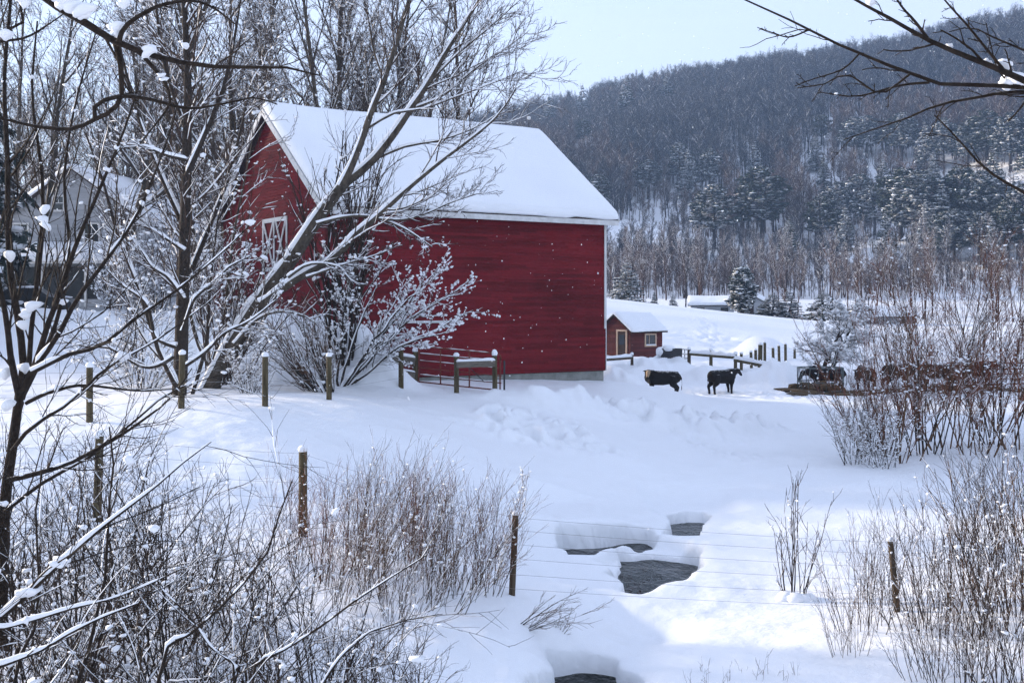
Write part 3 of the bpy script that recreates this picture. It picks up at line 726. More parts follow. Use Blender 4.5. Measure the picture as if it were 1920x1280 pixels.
# ------------------------------------------------------------------ the white house
hY = 80.0; hc = W(135, 590, hY); hz = hc[2] - .1
rh = math.radians(84)
house, P, ux, uy = simple_house('white_farmhouse', 'white clapboard farmhouse with a screened porch behind bare trees', (hc[0] + .6, hY + 5.5, hz), rh, 11.0, 10.2, 6.3, 3.6, (M['white_board'], M['dark_wood']), .45, .35, .15, base=1.2)
Rh = np.stack([ux, uy, [0, 0, 1]], 1)
fx = -5.5           # front gable plane at local x = -5.5
def hwin(y, z, w, h):
    mm = MB(); mm.box(P(fx - .03, y, z + h / 2), (.04, w, h), Rh); win = mm.build('window', M['glass'], house)
    frame_rect(win, 'window_frame', M['trim'], P(fx - .07, y, z), uy, -ux, w + .08, h, .13, .06)
    mm = MB(); mm.bar(P(fx - .065, y - w / 2, z + h * .52), P(fx - .065, y + w / 2, z + h * .52), .035, .05); mm.bar(P(fx - .06, y, z + h * .52), P(fx - .06, y, z + h), .03, .04, up=tuple(uy)); mm.build('glazing_bar', M['trim'], win)
def yl(px, Y=hY):      # photograph column -> offset along the gable (local y runs to the left here)
    x = (px - 960) / F * Y; return -(x - hc[0] - .6) 
hwin(yl(50), 4.75, 1.0, 1.5); hwin(yl(190), 4.75, 1.0, 1.5); hwin(yl(38), 2.0, 1.05, 1.75); hwin(yl(125), 7.1, .7, 1.0)
# porch
py0, py1 = yl(292), yl(84)
m = MB(); m.box(P(fx - 1.2, (py0 + py1) / 2, .15), (2.4, abs(py1 - py0), .9), Rh); porch = m.build('porch', M['white_board'], house)
npost = 6
for i in range(npost):
    y = py0 + (py1 - py0) * i / (npost - 1)
    m = MB(); m.box(P(fx - 2.35, y + (.06 if i == 0 else -.06 if i == npost - 1 else 0), 1.95), (.14, .14, 2.7), Rh); m.build('post', M['trim'], porch)
    if i < npost - 1:
        y2 = py0 + (py1 - py0) * (i + 1) / (npost - 1)
        m = MB(); m.box(P(fx - 2.28, (y + y2) / 2, 2.2), (.03, abs(y2 - y) - .16, 2.1), Rh); m.build('screen', M['screen'], porch)
        m = MB(); m.box(P(fx - 2.30, (y + y2) / 2, .85), (.05, abs(y2 - y) - .15, .55), Rh); m.build('panel', M['white_board'], porch)
a = P(fx + .0, py1 + .3, 4.75); b = P(fx + .0, py0 - .3, 4.75)
m = MB(); V = np.array([a, b, b - ux * 2.8 - [0, 0, 1.15], a - ux * 2.8 - [0, 0, 1.15]]); V = np.concatenate([V, V - [0, 0, .16]])
m.add(V, BOXQ := np.array([[0, 1, 2, 3], [7, 6, 5, 4], [0, 4, 5, 1], [1, 5, 6, 2], [2, 6, 7, 3], [3, 7, 4, 0]])); m.build('porch_roof', M['trim'], porch)
m = MB(); r_ = np.random.default_rng(8)
xdir = unit(b - a); sdirn = np.cross(xdir, [0, 0, 1.0])
if np.dot(sdirn, -ux) < 0: a, b = b, a
snow_roof(m, a + [0, 0, .01], b + [0, 0, .01], 2.85, 1.17, .3, r_, nu=20, nv=30, one=True); m.build('porch_roof_snow', M['snow_roof'], porch, smooth=True)
# chimney, brick by brick courses
m = MB()
cx, cyv = -2.6, yl(108)
for k in range(26):
    for j, (dx, dy, sx_, sy_) in enumerate(((-.25, 0, .12, .62), (.25, 0, .12, .62), (0, -.25, .38, .12), (0, .25, .38, .12))):
        m.box(P(cx + dx, cyv + dy, 8.2 + k * .085), (sx_, sy_, .07), Rh)
m.box(P(cx, cyv, 9.2), (.5, .5, 2.2), Rh); ch = m.build('chimney', M['brick'], house)
m = MB(); m.blobs([P(cx, cyv, 10.42)], [np.array([.36, .36, .14])], r_, True, .05); m.build('chimney_snow', M['snow_soft'], ch, smooth=True)
localise(house)

# ------------------------------------------------------------------ parked car by the house
cp = W(58, 575, 63.0); cz = H(cp[0], 63.0)
cz = max(cz, cp[2] - .75)
car = thing('parked_car', 'dark parked car dusted with snow in front of the white farmhouse', 'car', (cp[0], 63.0, cz), math.radians(6))
prof = [(-2.25, .42), (-2.3, .75), (-2.15, .98), (-1.55, 1.05), (-.95, 1.45), (.45, 1.47), (1.15, 1.02), (2.05, .9), (2.28, .68), (2.25, .40)]
m = MB(); n = len(prof); V = []
for y, s in ((-.86, .96), (-.80, 1.0), (.80, 1.0), (.86, .96)):
    for (x, z) in prof: V.append((x * s, y * (0.84 if z > 1.2 else 1), .4 + (z - .4) * (s if z > .5 else 1)))
Q = [[i + k * n, (i + 1) % n + k * n, (i + 1) % n + (k + 1) * n, i + (k + 1) * n] for k in range(3) for i in range(n)]
mc = plain_mat('dark_car_paint', (0.03, 0.032, 0.036), (0.02, 0.021, 0.024), 2, 0.3, bump=0)
m.add(V, np.array(Q), [list(range(n))], [list(range(3 * n, 4 * n))[::-1]]); m.build('body', mc, car, smooth=False)
for sgn in (-1, 1):
    for x in (-1.4, 1.4):
        m = MB(); a = np.linspace(0, 2 * np.pi, 17)[:-1]
        V = np.concatenate([np.stack([x + .33 * np.cos(a), np.full(16, sgn * yy), .33 + .33 * np.sin(a)], 1) for yy in (.66, .90)])
        I = np.arange(16); m.add(V, np.stack([I, (I + 1) % 16, (I + 1) % 16 + 16, I + 16], 1), [list(range(16))], [list(range(16, 32))[::-1]]); wh = m.build('wheel', M['iron'], car)
        m = MB(); V = np.concatenate([np.stack([x + .2 * np.cos(a), np.full(16, sgn * yy), .33 + .2 * np.sin(a)], 1) for yy in (.89, .915)])
        m.add(V, np.stack([I, (I + 1) % 16, (I + 1) % 16 + 16, I + 16], 1), [list(range(16))], [list(range(16, 32))[::-1]]); m.build('rim', M['grey_pipe'], wh)
    for x0, x1 in ((-1.25, -.3), (-.22, .75)):
        m = MB(); y = sgn * .80
        m.add([(x0, y, 1.08), (x1, y, 1.08), (x1 - (.3 if x1 > 0 else 0), sgn * .715, 1.4), (x0 + (.35 if x0 < -1 else 0), sgn * .715, 1.4)], [[0, 1, 2, 3]]); m.build('side_window', M['glass'], car)
    m = MB(); m.box((-2.27, sgn * .62, .8), (.06, .3, .16)); m.build('tail_light', plain_mat('tail_lens', (0.35, 0.02, 0.015), None, 3, .3), car)
m = MB(); m.blobs([(0, 0, 1.49), (-.4, 0, 1.48), (1.6, 0, .98), (-1.9, 0, 1.03)], np.array([[.75, .6, .10], [.6, .6, .10], [.55, .7, .08], [.35, .65, .08]]), r_, True, .05); m.build('snow_layer', M['snow_soft'], car, smooth=True)

# ------------------------------------------------------------------ fences
def post_mesh(r, h, sides=10, lean=(0, 0)):
    """round post from 0.5 m in the ground to h; slightly crooked"""
    z = np.array([-.5, 0, h * .35, h * .7, h - .02, h]); p = np.stack([lean[0] * z, lean[1] * z, z], 1)[None]
    mb = MB(); mb.tubes(p, np.array([[r, r, r * .98, r * .96, r * .95, r * .88]]), sides, cap=True); return mb
def cap_blob(root, top, r, rng, k=1.0):
    mb = MB(); mb.blobs([top + np.array([0, 0, r * .45 * k])], np.array([[r * 1.18, r * 1.18, r * 1.0 * k]]), rng, True, .04)
    return mb.build('snow_cap', M['snow_soft'], root, smooth=True)
def fence_post(parent, x, y, z, h, r, rng, mat='post', lean=(0, 0), cap=1.0):
    o = post_mesh(r, h, 10, lean).build('post', M[mat], parent, smooth=True); o.location = (x, y, z); o.rotation_euler = (0, 0, rng.uniform(0, 6))
    if cap > 0: cap_blob(o, np.array([lean[0] * h, lean[1] * h, h]), r, rng, cap)
    return o
def wires(parent, A, B, fr, hA, hB, r=.003, sag=.02):
    for f in fr:
        a = np.array(A) + [0, 0, hA * f]; b = np.array(B) + [0, 0, hB * f]; t = np.linspace(0, 1, 7)
        p = a + (b - a) * t[:, None]; p[:, 2] -= 4 * sag * t * (1 - t)
        mb = MB(); mb.tubes(p[None], np.full((1, 7), r), 4); mb.build('wire', M['wire'], parent)
def rail(parent, a, b, w, h, snow, rng, mat='rail', round_=False):
    a = np.array(a, float); b = np.array(b, float); mb = MB()
    if round_: mb.tubes(np.array([[a, (a + b) / 2, b]]), np.full((1, 3), h / 2), 8, cap=True)
    else: mb.bar(a, b, w, h)
    o = mb.build('rail', M[mat], parent)
    if snow > 0:
        n = 24; t = np.linspace(0, 1, n); p = a + (b - a) * t[:, None]; hh = snow * (1 + np.array([fbm(np.array([q * 5.0]), np.array([1.7 + a[0]]), 2, 3)[0] for q in t]) * .5); hh[0] = hh[-1] = snow * .4
        p[:, 2] += h / 2 + hh * .35
        ms = MB(); ell_tube(ms, p, np.full(n, w * .62), hh * .7, 8); ms.build('rail_snow', M['snow_soft'], o, smooth=True)
    return o
rng = np.random.default_rng(21)
fence = thing('wire_fence', 'line of wooden posts and thin wire along the snowy bench before the barn', 'fence', on_ground(497, 28.6))
FP = [(-160, 24.5, 1.35), (168, 26, 1.2), (340, 27.5, 1.25), (497, 28.6, 1.2), (617, 32, 1.17), (752, 38, 1.2), (856, 39, 1.2), (928, 39.5, 1.2)]
prev = None
for i, (px, Y, h) in enumerate(FP):
    p = on_ground(px, Y); fence_post(fence, p[0], p[1], p[2], h, .075 if i < 5 else .085, rng, 'post', (rng.normal(0, .015), 0), 1.0 if i != 7 else 1.5)
    if prev is not None and i < 6: wires(fence, prev[0], p, (.25, .5, .72, .9), prev[1], h, .0035)
    prev = (p, h)
pa = on_ground(856, 39); pb = on_ground(928, 39.5)
rail(fence, pa + [0, -.1, .92], pb + [0, -.1, .92], .06, .2, .09, rng)
localise(fence)
# board fence and red tube gate behind
bf = thing('board_fence', 'grey board fence between the white bush and the rusty gate', 'fence', on_ground(779, 41.2))
p0 = on_ground(668, 41.0); p1 = on_ground(779, 41.2); p0[2] = p1[2] + .12
fence_post(bf, p0[0], p0[1], p0[2], 1.1, .08, rng); fence_post(bf, p1[0], p1[1], p1[2], 1.15, .10, rng)
rail(bf, p0 + [0, -.1, .95], p1 + [0, -.12, .80], .05, .26, .10, rng); rail(bf, p0 + [0, -.1, .50], p1 + [0, -.12, .32], .05, .22, .06, rng)
localise(bf)
gate = thing('tube_gate', 'rusty red tubular farm gate propped in front of the barn wall', 'gate', on_ground(860, 41.0))
g0 = on_ground(785, 41.1) + [0, 0, .12]; g1 = on_ground(940, 39.9) + [0, 0, .10]
gd = g1 - g0
def gtube(pts, r, name, mat, parent, sides=6):
    pts = np.array(pts, float); mb = MB(); mb.tubes(pts[None], np.full((1, len(pts)), r), sides, cap=True); return mb.build(name, mat, parent, smooth=True)
GHt = 1.22
for k, f in enumerate((0, .2, .4, .6, .8, 1.0)):
    if f == 1.0:
        pts = [g0 + [0, 0, GHt], g0 + gd * .95 + [0, 0, GHt], g0 + gd * .985 + [0, 0, GHt - .05], g1 + [0, 0, GHt - .18]]
    else: pts = [g0 + [0, 0, GHt * f], g0 + gd * .5 + [0, 0, GHt * f - .006], g1 + [0, 0, GHt * f]]
    o = gtube(pts, .026 if f in (0, 1.0) else .02, 'gate_bar', M['rust_pipe'], gate)
    if k in (1, 3, 5, 4):
        n = 40; t = np.linspace(0.02, .94, n); q = g0 + gd * t[:, None] + np.array([0, 0, GHt * f]); hh = .03 * (.5 + fbm(t * 9, np.full(n, k * 3.1), 2, 4)) * (1 if k == 5 else .8); hh = np.clip(hh, .0, .05)
        q[:, 2] += .012 + hh * .4; ms = MB(); ell_tube(ms, q, np.clip(hh * .9, 0, .026), hh, 6); ms.build('bar_snow', M['snow_soft'], o, smooth=True)
for f in (0.0, .27, .62, .985): gtube([g0 + gd * f, g0 + gd * f + [0, 0, GHt - (.12 if f > .9 else 0)]], .028, 'gate_upright', M['rust_pipe'], gate)
gtube([g0 + gd * .58 + [0, -.03, .78], g0 + gd * .72 + [0, -.03, .42], g0 + gd * .80 + [0, -.03, .22]], .012, 'latch_chain', M['iron'], gate)
gtube([g1 + [.10, -.05, -.45], g1 + [.10, -.05, 1.0]], .035, 'drop_rod', M['iron'], gate)
localise(gate)
# near wire fence across the stream
nf_ = thing('stream_fence', 'dark posts with six wires strung across the open stream', 'fence', on_ground(960, 18.4))
SP = [(-260, 19.0, 1.45), (182, 20.0, 1.45), (568, 20, 1.45), (960, 18.4, 1.22), (1683, 19.0, 1.15), (2150, 19.5, 1.2)]
prev = None
for i, (px, Y, h) in enumerate(SP):
    p = on_ground(px, Y)
    if px == 960: p[2] = W(960, 1110, Y)[2]; 
    ln = {182: (.03, 0), 960: (.045, 0), 1683: (-.10, 0)}.get(px, (0, 0))
    if i not in (): 
        o = fence_post(nf_, p[0], p[1], p[2] - .02, h, .075 if px in (568, 182) else .05, rng, 'post' if px in (568, 182) else 'post_dark', ln, .9); o.rotation_euler = (0, 0, 0)
    if prev is not None: wires(nf_, prev[0] + np.array([0, -.06, 0]), p + np.array([0, -.06, 0]), (.06, .24, .44, .62, .80, .96), prev[1], h, .0024, .03)
    prev = (p, h)
localise(nf_)
# yard fences
yf = thing('yard_fence', 'short post and rail fence from the barn corner toward the shed', 'fence', on_ground(1185, 72))
p0 = on_ground(1128, 66); p1 = on_ground(1185, 72)
fence_post(yf, p1[0], p1[1], p1[2], W(1185, 665, 72)[2] - p1[2], .09, rng, 'post_dark', cap=1.3)
fence_post(yf, p0[0], p0[1], p0[2], 1.1, .09, rng, 'post_dark')
q0 = W(1128, 675, 66); q1 = W(1184, 671, 71.9); rail(yf, q0, q1, .12, .14, .16, rng, 'post_dark')
localise(yf)
rf_ = thing('rail_fence', 'snow topped post and rail fence running beside the pipe gate', 'fence', on_ground(1333, 73))
pts = [(1292, 74, 655), (1333, 73.5, 657), (1379, 71, 664)]
tops = []
for px, Y, ty in pts:
    p = on_ground(px, Y); h = W(px, ty, Y)[2] - p[2]; fence_post(rf_, p[0], p[1], p[2], h, .11, rng, 'post_dark' if px == 1292 else 'post', cap=1.1); tops.append(p)
rail(rf_, W(1293, 664, 73.9), W(1335, 667, 73.4), .14, .15, .2, rng, 'post'); rail(rf_, W(1333, 667, 73.4), W(1379, 670.5, 70.9), .14, .15, .2, rng, 'post')
rail(rf_, W(1377, 675, 70.9), W(1451, 689, 68.5), .15, .16, .18, rng, 'post')
p = on_ground(1451, 68.5); fence_post(rf_, p[0], p[1], p[2], W(1451, 685, 68.5)[2] - p[2], .10, rng, 'post', cap=0)
localise(rf_)
pf = thing('pasture_fence', 'row of tall bare posts edging the pasture below the snow mound', 'fence', on_ground(1434, 78))
prev = None
for px, ty, Y in [(1390, 663, 71), (1409, 660, 73), (1417, 656, 75), (1425, 646, 74), (1434, 642, 76), (1450, 652, 77), (1461, 648, 79), (1473, 645, 81), (1490, 654, 85)]:
    p = on_ground(px, Y); h = W(px, ty, Y)[2] - p[2]; fence_post(pf, p[0], p[1], p[2], h, .095 if px != 1425 else .15, rng, 'post', (rng.normal(0, .03), 0), .8)
    if prev is not None: wires(pf, prev[0], p, (.3, .6, .85), prev[1], h, .006)
    prev = (p, h)
localise(pf)
pg = thing('pipe_gate', 'small pale pipe gate standing open at the end of the rails', 'gate', on_ground(1280, 74))
a0 = W(1272, 688, 76); a1 = W(1290, 690, 74.2); hg = 1.15
for f in (0, .17, .34, .52, .74, 1.0): gtube([a0 + [0, 0, hg * f], a1 + [0, 0, hg * f]], .028, 'gate_bar', M['grey_pipe'], pg)
for f in (0, .33, .66, 1.0): gtube([a0 + (a1 - a0) * f, a0 + (a1 - a0) * f + [0, 0, hg]], .03, 'gate_upright', M['grey_pipe'], pg)
ms = MB()
for f in (.17, .34, .52, .74, 1.0):
    q = np.linspace(0.03, .97, 8)[:, None] * (a1 - a0) + a0 + [0, 0, hg * f + .04]; ell_tube(ms, q, np.full(8, .035), np.full(8, .035), 6)
ms.build('bar_snow', M['snow_soft'], pg, smooth=True)
localise(pg)
# pipe rails far right
for j, (x0, x1, yy) in enumerate(((1775, 1870, 62.0), (1860, 1990, 60.5))):
    a0 = W(x0, 735, yy); a1 = W(x1, 738, yy - .5); a0[2] = H(a0[0], a0[1]); a1[2] = H(a1[0], a1[1])
    pr = thing('corral_panel', ['brown pipe corral panel standing among the feeding cattle', 'brown pipe corral panel at the outer end past the cattle'][j], 'fence', a0)
    for f in (.15, .4, .65, .9, 1.2): gtube([a0 + [0, 0, f], a1 + [0, 0, f]], .035, 'panel_bar', M['rust_pipe'], pr)
    for f in (0, .33, .66, 1.0): gtube([a0 + (a1 - a0) * f - [0, 0, .1], a0 + (a1 - a0) * f + [0, 0, 1.25]], .04, 'panel_upright', M['rust_pipe'], pr)
    localise(pr)
# half buried trough by the pipe gate
t0 = W(1256, 684, 73.0); tr = thing('water_trough', 'dark trough half buried in drifted snow beside the pipe gate', 'trough', (t0[0] + .1, 73, H(t0[0], 73) - .1)); tr.scale = (.75, .75, .8)
m = MB(); a = np.linspace(0, 2 * np.pi, 25)[:-1]; I = np.arange(24)
V = np.concatenate([np.stack([.9 * k * np.cos(a), .55 * k * np.sin(a), np.full(24, z)], 1) for k, z in ((.95, -.3), (1.0, .55), (.93, .55), (.9, .2))])
m.add(V, *[np.stack([I + 24 * q, (I + 1) % 24 + 24 * q, (I + 1) % 24 + 24 * q + 24, I + 24 * q + 24], 1) for q in range(3)], [list(range(72, 96))]); m.build('basin', M['iron'], tr)
m = MB(); m.blobs([(-.3, .1, .5), (-.8, .2, .3)], np.array([[.75, .55, .35], [.5, .5, .4]]), r_, True, .06); m.build('snow_heap', M['snow_soft'], tr, smooth=True)

# ------------------------------------------------------------------ cattle
def bake_remesh(mb, name, voxel, smooth=4):
    me = mb.mesh(name); o = bpy.data.objects.new('tmp', me); COL.objects.link(o)
    r = o.modifiers.new('r', 'REMESH'); r.mode = 'VOXEL'; r.voxel_size = voxel
    s = o.modifiers.new('s', 'SMOOTH'); s.iterations = smooth; s.factor = .5
    dg = bpy.context.evaluated_depsgraph_get(); dg.update()
    out = bpy.data.meshes.new_from_object(o.evaluated_get(dg)); out.name = name
    bpy.data.objects.remove(o); bpy.data.meshes.remove(me)
    out.polygons.foreach_set('use_smooth', np.ones(len(out.polygons), bool))
    return out
def cow_mesh(name, head_turn=0.0, head_down=0.0, step=0.0, hair=0):
    m = MB()
    ell_tube(m, [(-1.04, 0, 1.06), (-.95, 0, 1.03), (-.6, 0, 1.0), (-.1, 0, .96), (.35, 0, .97), (.66, 0, 1.02), (.84, 0, 1.06), (.92, 0, 1.08)], [.10, .25, .32, .36, .33, .26, .17, .06], [.12, .28, .35, .40, .41, .37, .26, .09], 14)
    ell_tube(m, [(-.9, 0, 1.25), (-.4, 0, 1.29), (.1, 0, 1.27), (.5, 0, 1.30), (.75, 0, 1.28)], [.10, .15, .16, .12, .08], [.09, .07, .07, .09, .07], 8)
    ca, sa = math.cos(head_turn), math.sin(head_turn)
    def hd(x, y, z):   # head frame: pivot at the shoulder
        dx, dz = x - .62, z - 1.1; c, s = math.cos(-head_down), math.sin(-head_down)
        dx, dz = dx * c - dz * s, dx * s + dz * c
        k = min(1, max(0, (x - .62) / .5)); a = head_turn * k
        return (.62 + dx * math.cos(a) - y * math.sin(a), dx * math.sin(a) + y * math.cos(a), 1.1 + dz)
    ell_tube(m, [hd(.5, 0, 1.08), hd(.78, 0, 1.17), hd(1.02, 0, 1.26), hd(1.18, 0, 1.32)], [.22, .18, .13, .10], [.34, .27, .18, .13], 12)
    ell_tube(m, [hd(1.05, 0, 1.40), hd(1.14, 0, 1.38), hd(1.28, 0, 1.30), hd(1.42, 0, 1.2), hd(1.54, 0, 1.11), hd(1.6, 0, 1.07)], [.07, .125, .115, .09, .08, .05], [.07, .125, .125, .095, .08, .05], 12)
    for s in (-1, 1):
        ell_tube(m, [hd(1.12, s * .08, 1.40), hd(1.10, s * .19, 1.40), hd(1.08, s * .30, 1.37)], [.035, .06, .02], [.035, .05, .02], 8)
        st = step * s
        ell_tube(m, [(.5, s * .17, .98), (.53, s * .19, .72), (.52 + st * .5, s * .18, .46), (.55 + st, s * .17, .22), (.55 + st, s * .17, .07), (.58 + st, s * .17, 0)], [.13, .15, .09, .07, .07, .075], [.24, .18, .10, .075, .07, .075], 10)
        ell_tube(m, [(-.72, s * .17, 1.05), (-.68, s * .21, .80), (-.64 - st * .4, s * .20, .60), (-.86 - st, s * .19, .42), (-.80 - st, s * .18, .18), (-.80 - st, s * .18, .07), (-.76 - st, s * .18, 0)], [.17, .20, .14, .085, .07, .07, .075], [.30, .28, .18, .10, .075, .07, .075], 10)
    ell_tube(m, [(-1.02, 0, 1.14), (-1.12, 0, .95), (-1.12, 0, .6), (-1.1, 0, .42), (-1.1, 0, .3)], [.035, .025, .022, .04, .02], [.035, .025, .022, .04, .02], 7)
    me = bake_remesh(m, name, .035)
    at = me.attributes.new('face', 'FLOAT', 'POINT'); co = np.empty(len(me.vertices) * 3, np.float32); me.vertices.foreach_get('co', co); co = co.reshape(-1, 3)
    f0 = np.array(hd(1.36, 0, 1.24)); d = np.linalg.norm(co - f0, axis=1)
    at.data.foreach_set('value', (1 - sstep(.22, .30, d)).astype(np.float32))
    return me
def cow_mat(name, base, face):
    m, n, l, p = new_mat(name)
    t = noise_node(n, l, 5, 4); r = ramp(n, [(.3, tuple(c * .6 for c in base)), (.7, base)]); l.new(t.outputs[0], r.inputs[0])
    a = n.new("ShaderNodeAttribute"); a.attribute_name = 'face'
    c = mixc(n, l, a.outputs['Fac'], r.outputs[0], face)
    g = n.new("ShaderNodeNewGeometry"); sx = n.new("ShaderNodeSeparateXYZ"); l.new(g.outputs['Normal'], sx.inputs[0]); t2 = noise_node(n, l, 9, 3)
    mr = n.new("ShaderNodeMapRange"); mr.inputs['From Min'].default_value = 1.30; mr.inputs['From Max'].default_value = 1.6
    tcz = n.new('ShaderNodeTexCoord'); sz = n.new('ShaderNodeSeparateXYZ'); l.new(tcz.outputs['Object'], sz.inputs[0]); hi_z = mathn(n, l, 'GREATER_THAN', sz.outputs[2], 1.05)
    l.new(mathn(n, l, 'ADD', sx.outputs[2], t2.outputs[0]), mr.inputs[0])
    c = mixc(n, l, mathn(n, l, 'MULTIPLY', mathn(n, l, 'MULTIPLY', mr.outputs[0], hi_z), .6), c, SNOW)
    l.new(c, p.inputs['Base Color']); p.inputs['Roughness'].default_value = .8; p.inputs['Specular IOR Level'].default_value = .2
    b = n.new("ShaderNodeBump"); b.inputs['Strength'].default_value = .6; b.inputs['Distance'].default_value = .03; t3 = noise_node(n, l, 25, 3); l.new(t3.outputs[0], b.inputs['Height']); l.new(b.outputs[0], p.inputs['Normal'])
    return m
black_c = cow_mat('black_hide', (.012, .010, .010), (.012, .010, .010)); pale_c = cow_mat('black_hide_pale_face', (.013, .011, .010), (.30, .22, .15)); brown_c = cow_mat('dark_brown_hide', (.028, .016, .010), (.028, .016, .010))
cm_stand = cow_mesh('cow_body', .15, .1, .04); cm_turn = cow_mesh('cow_turned', 1.45, .05, -.05); cm_eat = cow_mesh('cow_feeding', 0, .55, .05)
def cow(me, mat, px, Y, rz, sc, label, group=None, dz=0):
    p = on_ground(px, Y); me2 = me.copy(); me2.materials.clear(); o = obj('cow', me2, mat); o.location = (p[0], p[1], p[2] - .04 + dz); o.rotation_euler = (0, 0, rz); o.scale = (sc,) * 3
    return tag(o, label, 'cow', group)
cow(cm_stand, black_c, 1355, 58.6, math.radians(32), .87, 'black cow standing side on in the open snowy yard')
cow(cm_turn, pale_c, 1240, 57.4, math.radians(172), .88, 'black cow with a pale face turned round, legs behind a drift', None, .12)
cow(cm_eat, black_c, 1548, 60.3, math.radians(170), .92, 'black cow with its head inside the ring feeder')
for k, (px, Y, rz, mt) in enumerate([(1622, 60.5, 95, brown_c), (1685, 61.2, 15, black_c), (1755, 61.0, 178, brown_c), (1835, 61.5, 10, black_c)]):
    cow([cm_eat, cm_stand][k % 2], mt, px, Y, math.radians(rz), .92, 'dark cow feeding on trodden hay behind the snowy shrubs' if mt is black_c else 'dark brown cow standing on trodden hay behind the snowy shrubs', 'cattle along the hay behind the shrubs')
# ring feeder
fp = on_ground(1538, 59.3); fd = thing('ring_feeder', 'round steel bale feeder holding hay for the cattle', 'feeder', fp)
for z in (.05, .48, 1.18):
    a = np.linspace(0, 2 * np.pi, 37); pts = np.stack([1.12 * np.cos(a), 1.12 * np.sin(a), np.full(37, z)], 1); gtube(pts, .03, 'hoop', M['grey_pipe'], fd)
for k in range(16):
    a = k / 16 * 2 * np.pi; gtube([(1.12 * math.cos(a), 1.12 * math.sin(a), -.05), (1.12 * math.cos(a + .0), 1.12 * math.sin(a), .48), (1.12 * math.cos(a + .1), 1.12 * math.sin(a + .1), 1.18)], .022, 'upright', M['grey_pipe'], fd)
m = MB(); m.blobs(np.stack([rng.normal(0, .4, 30), rng.normal(0, .4, 30), rng.uniform(0, .35, 30)], 1), rng.uniform(.15, .35, 30), rng, False, .3, .6); m.build('hay', M['hay'], fd)
# trodden hay on the yard
m = MB(); n = 90
hx = np.concatenate([rng.uniform(13.6, 25, n), rng.normal(15.2, .9, 40)]); hyv = np.concatenate([rng.normal(59.3, .9, n), rng.normal(59, .9, 40)])
hz_ = height(hx, hyv); m.blobs(np.stack([hx, hyv, hz_ + .02], 1), np.stack([rng.uniform(.4, 1.0, len(hx)), rng.uniform(.3, .6, len(hx)), rng.uniform(.04, .12, len(hx))], 1), rng, False, .25)
tag(m.build('hay_litter', M['hay']), 'dark trodden hay and muck spread round the feeder', 'hay', kind='stuff')
# ------------------------------------------------------------------ growing things
def grow(P0, D0, L, R, n, rng, wob=.1, up=0.0, tip=.35):
    N = len(P0); pts = np.empty((N, n + 1, 3)); pts[:, 0] = P0; d = unit(np.array(D0, float)); st = (L / n)[:, None]
    upv = up if np.ndim(up) else np.full(N, up)
    for i in range(n):
        d = d + rng.normal(0, wob, (N, 3)); d[:, 2] += upv; d = unit(d); pts[:, i + 1] = pts[:, i] + d * st
    t = np.linspace(0, 1, n + 1); rad = np.asarray(R)[:, None] * (1 - (1 - tip) * t)[None]
    return pts, rad
def sprout(pts, rad, L, k, rng, t0=.2, t1=1.0, ang=(.5, .9), ls=(.3, .6), rs=(.45, .7), rmin=.003, shrink=.5, prefer_up=0.0):
    """k side shoots on each branch: start points, directions, lengths, radii"""
    N, n1 = pts.shape[:2]; I = np.repeat(np.arange(N), k)
    t = (np.tile(np.arange(k), N) + rng.random(N * k)) / k; t = t0 + (t1 - t0) * t
    f = np.clip(t * (n1 - 1), 0, n1 - 1.001); i = f.astype(int); q = (f - i)[:, None]
    p = pts[I, i] * (1 - q) + pts[I, i + 1] * q; T = unit(pts[I, i + 1] - pts[I, i]); r = rad[I, i]
    w = rng.normal(0, 1, (N * k, 3)); w[:, 2] += prefer_up; w = w - T * (w * T).sum(1, keepdims=True); w = unit(w)
    a = rng.uniform(ang[0], ang[1], N * k)[:, None]
    d = np.cos(a) * T + np.sin(a) * w
    ln = L[I] * rng.uniform(ls[0], ls[1], N * k) * (1 - shrink * t)
    return p, d, ln, np.maximum(r * rng.uniform(rs[0], rs[1], N * k), rmin)
def snow_on(mb, pts, rad, rng, k=.2, sides=5, cover=.75, minh=.25, hmax=.12):
    """a ridge of snow lying along the upper side of each branch"""
    N, n = pts.shape[:2]
    T = np.empty_like(pts); T[:, 1:-1] = pts[:, 2:] - pts[:, :-2]; T[:, 0] = pts[:, 1] - pts[:, 0]; T[:, -1] = pts[:, -1] - pts[:, -2]; T = unit(T)
    hor = np.sqrt(np.clip(1 - T[..., 2] ** 2, 0, 1))
    up = np.array([0, 0, 1.0]) - T * T[..., 2:3]; up = unit(up); side = np.cross(T, up)
    nz = rng.random((N, n)); nz[:, 1:-1] = (nz[:, 1:-1] * 2 + nz[:, :-2] + nz[:, 2:]) / 4
    amt = np.clip((nz - (1 - cover)) / cover * 1.6, 0, 1) * np.clip((hor - minh) / .35, 0, 1); amt = amt * (1 - .75 * np.linspace(0, 1, n)[None] ** 4)
    keep = amt.max(1) > .15
    if not keep.any(): return
    pts, rad, up, side, amt = pts[keep], rad[keep], up[keep], side[keep], amt[keep]; N = len(pts)
    h = np.minimum(k * np.sqrt(rad), hmax) * amt
    g = np.minimum(1, amt * 3)
    c = pts + up * (rad * .55 * g + h * .45)[..., None]; w = (rad * .8 + h * .35) * g
    a = np.arange(sides) * 2 * np.pi / sides + .3
    ring = c[:, :, None] + np.cos(a)[None, None, :, None] * (side * w[..., None])[:, :, None] + np.sin(a)[None, None, :, None] * (up * (h * .62 + rad * .25 * g)[..., None])[:, :, None]
    idx = np.arange(N * n * sides).reshape(N, n, sides); r2 = np.roll(idx, -1, 2)
    mb.add(ring.reshape(-1, 3), np.stack([idx[:, :-1], r2[:, :-1], r2[:, 1:], idx[:, 1:]], -1).reshape(-1, 4))
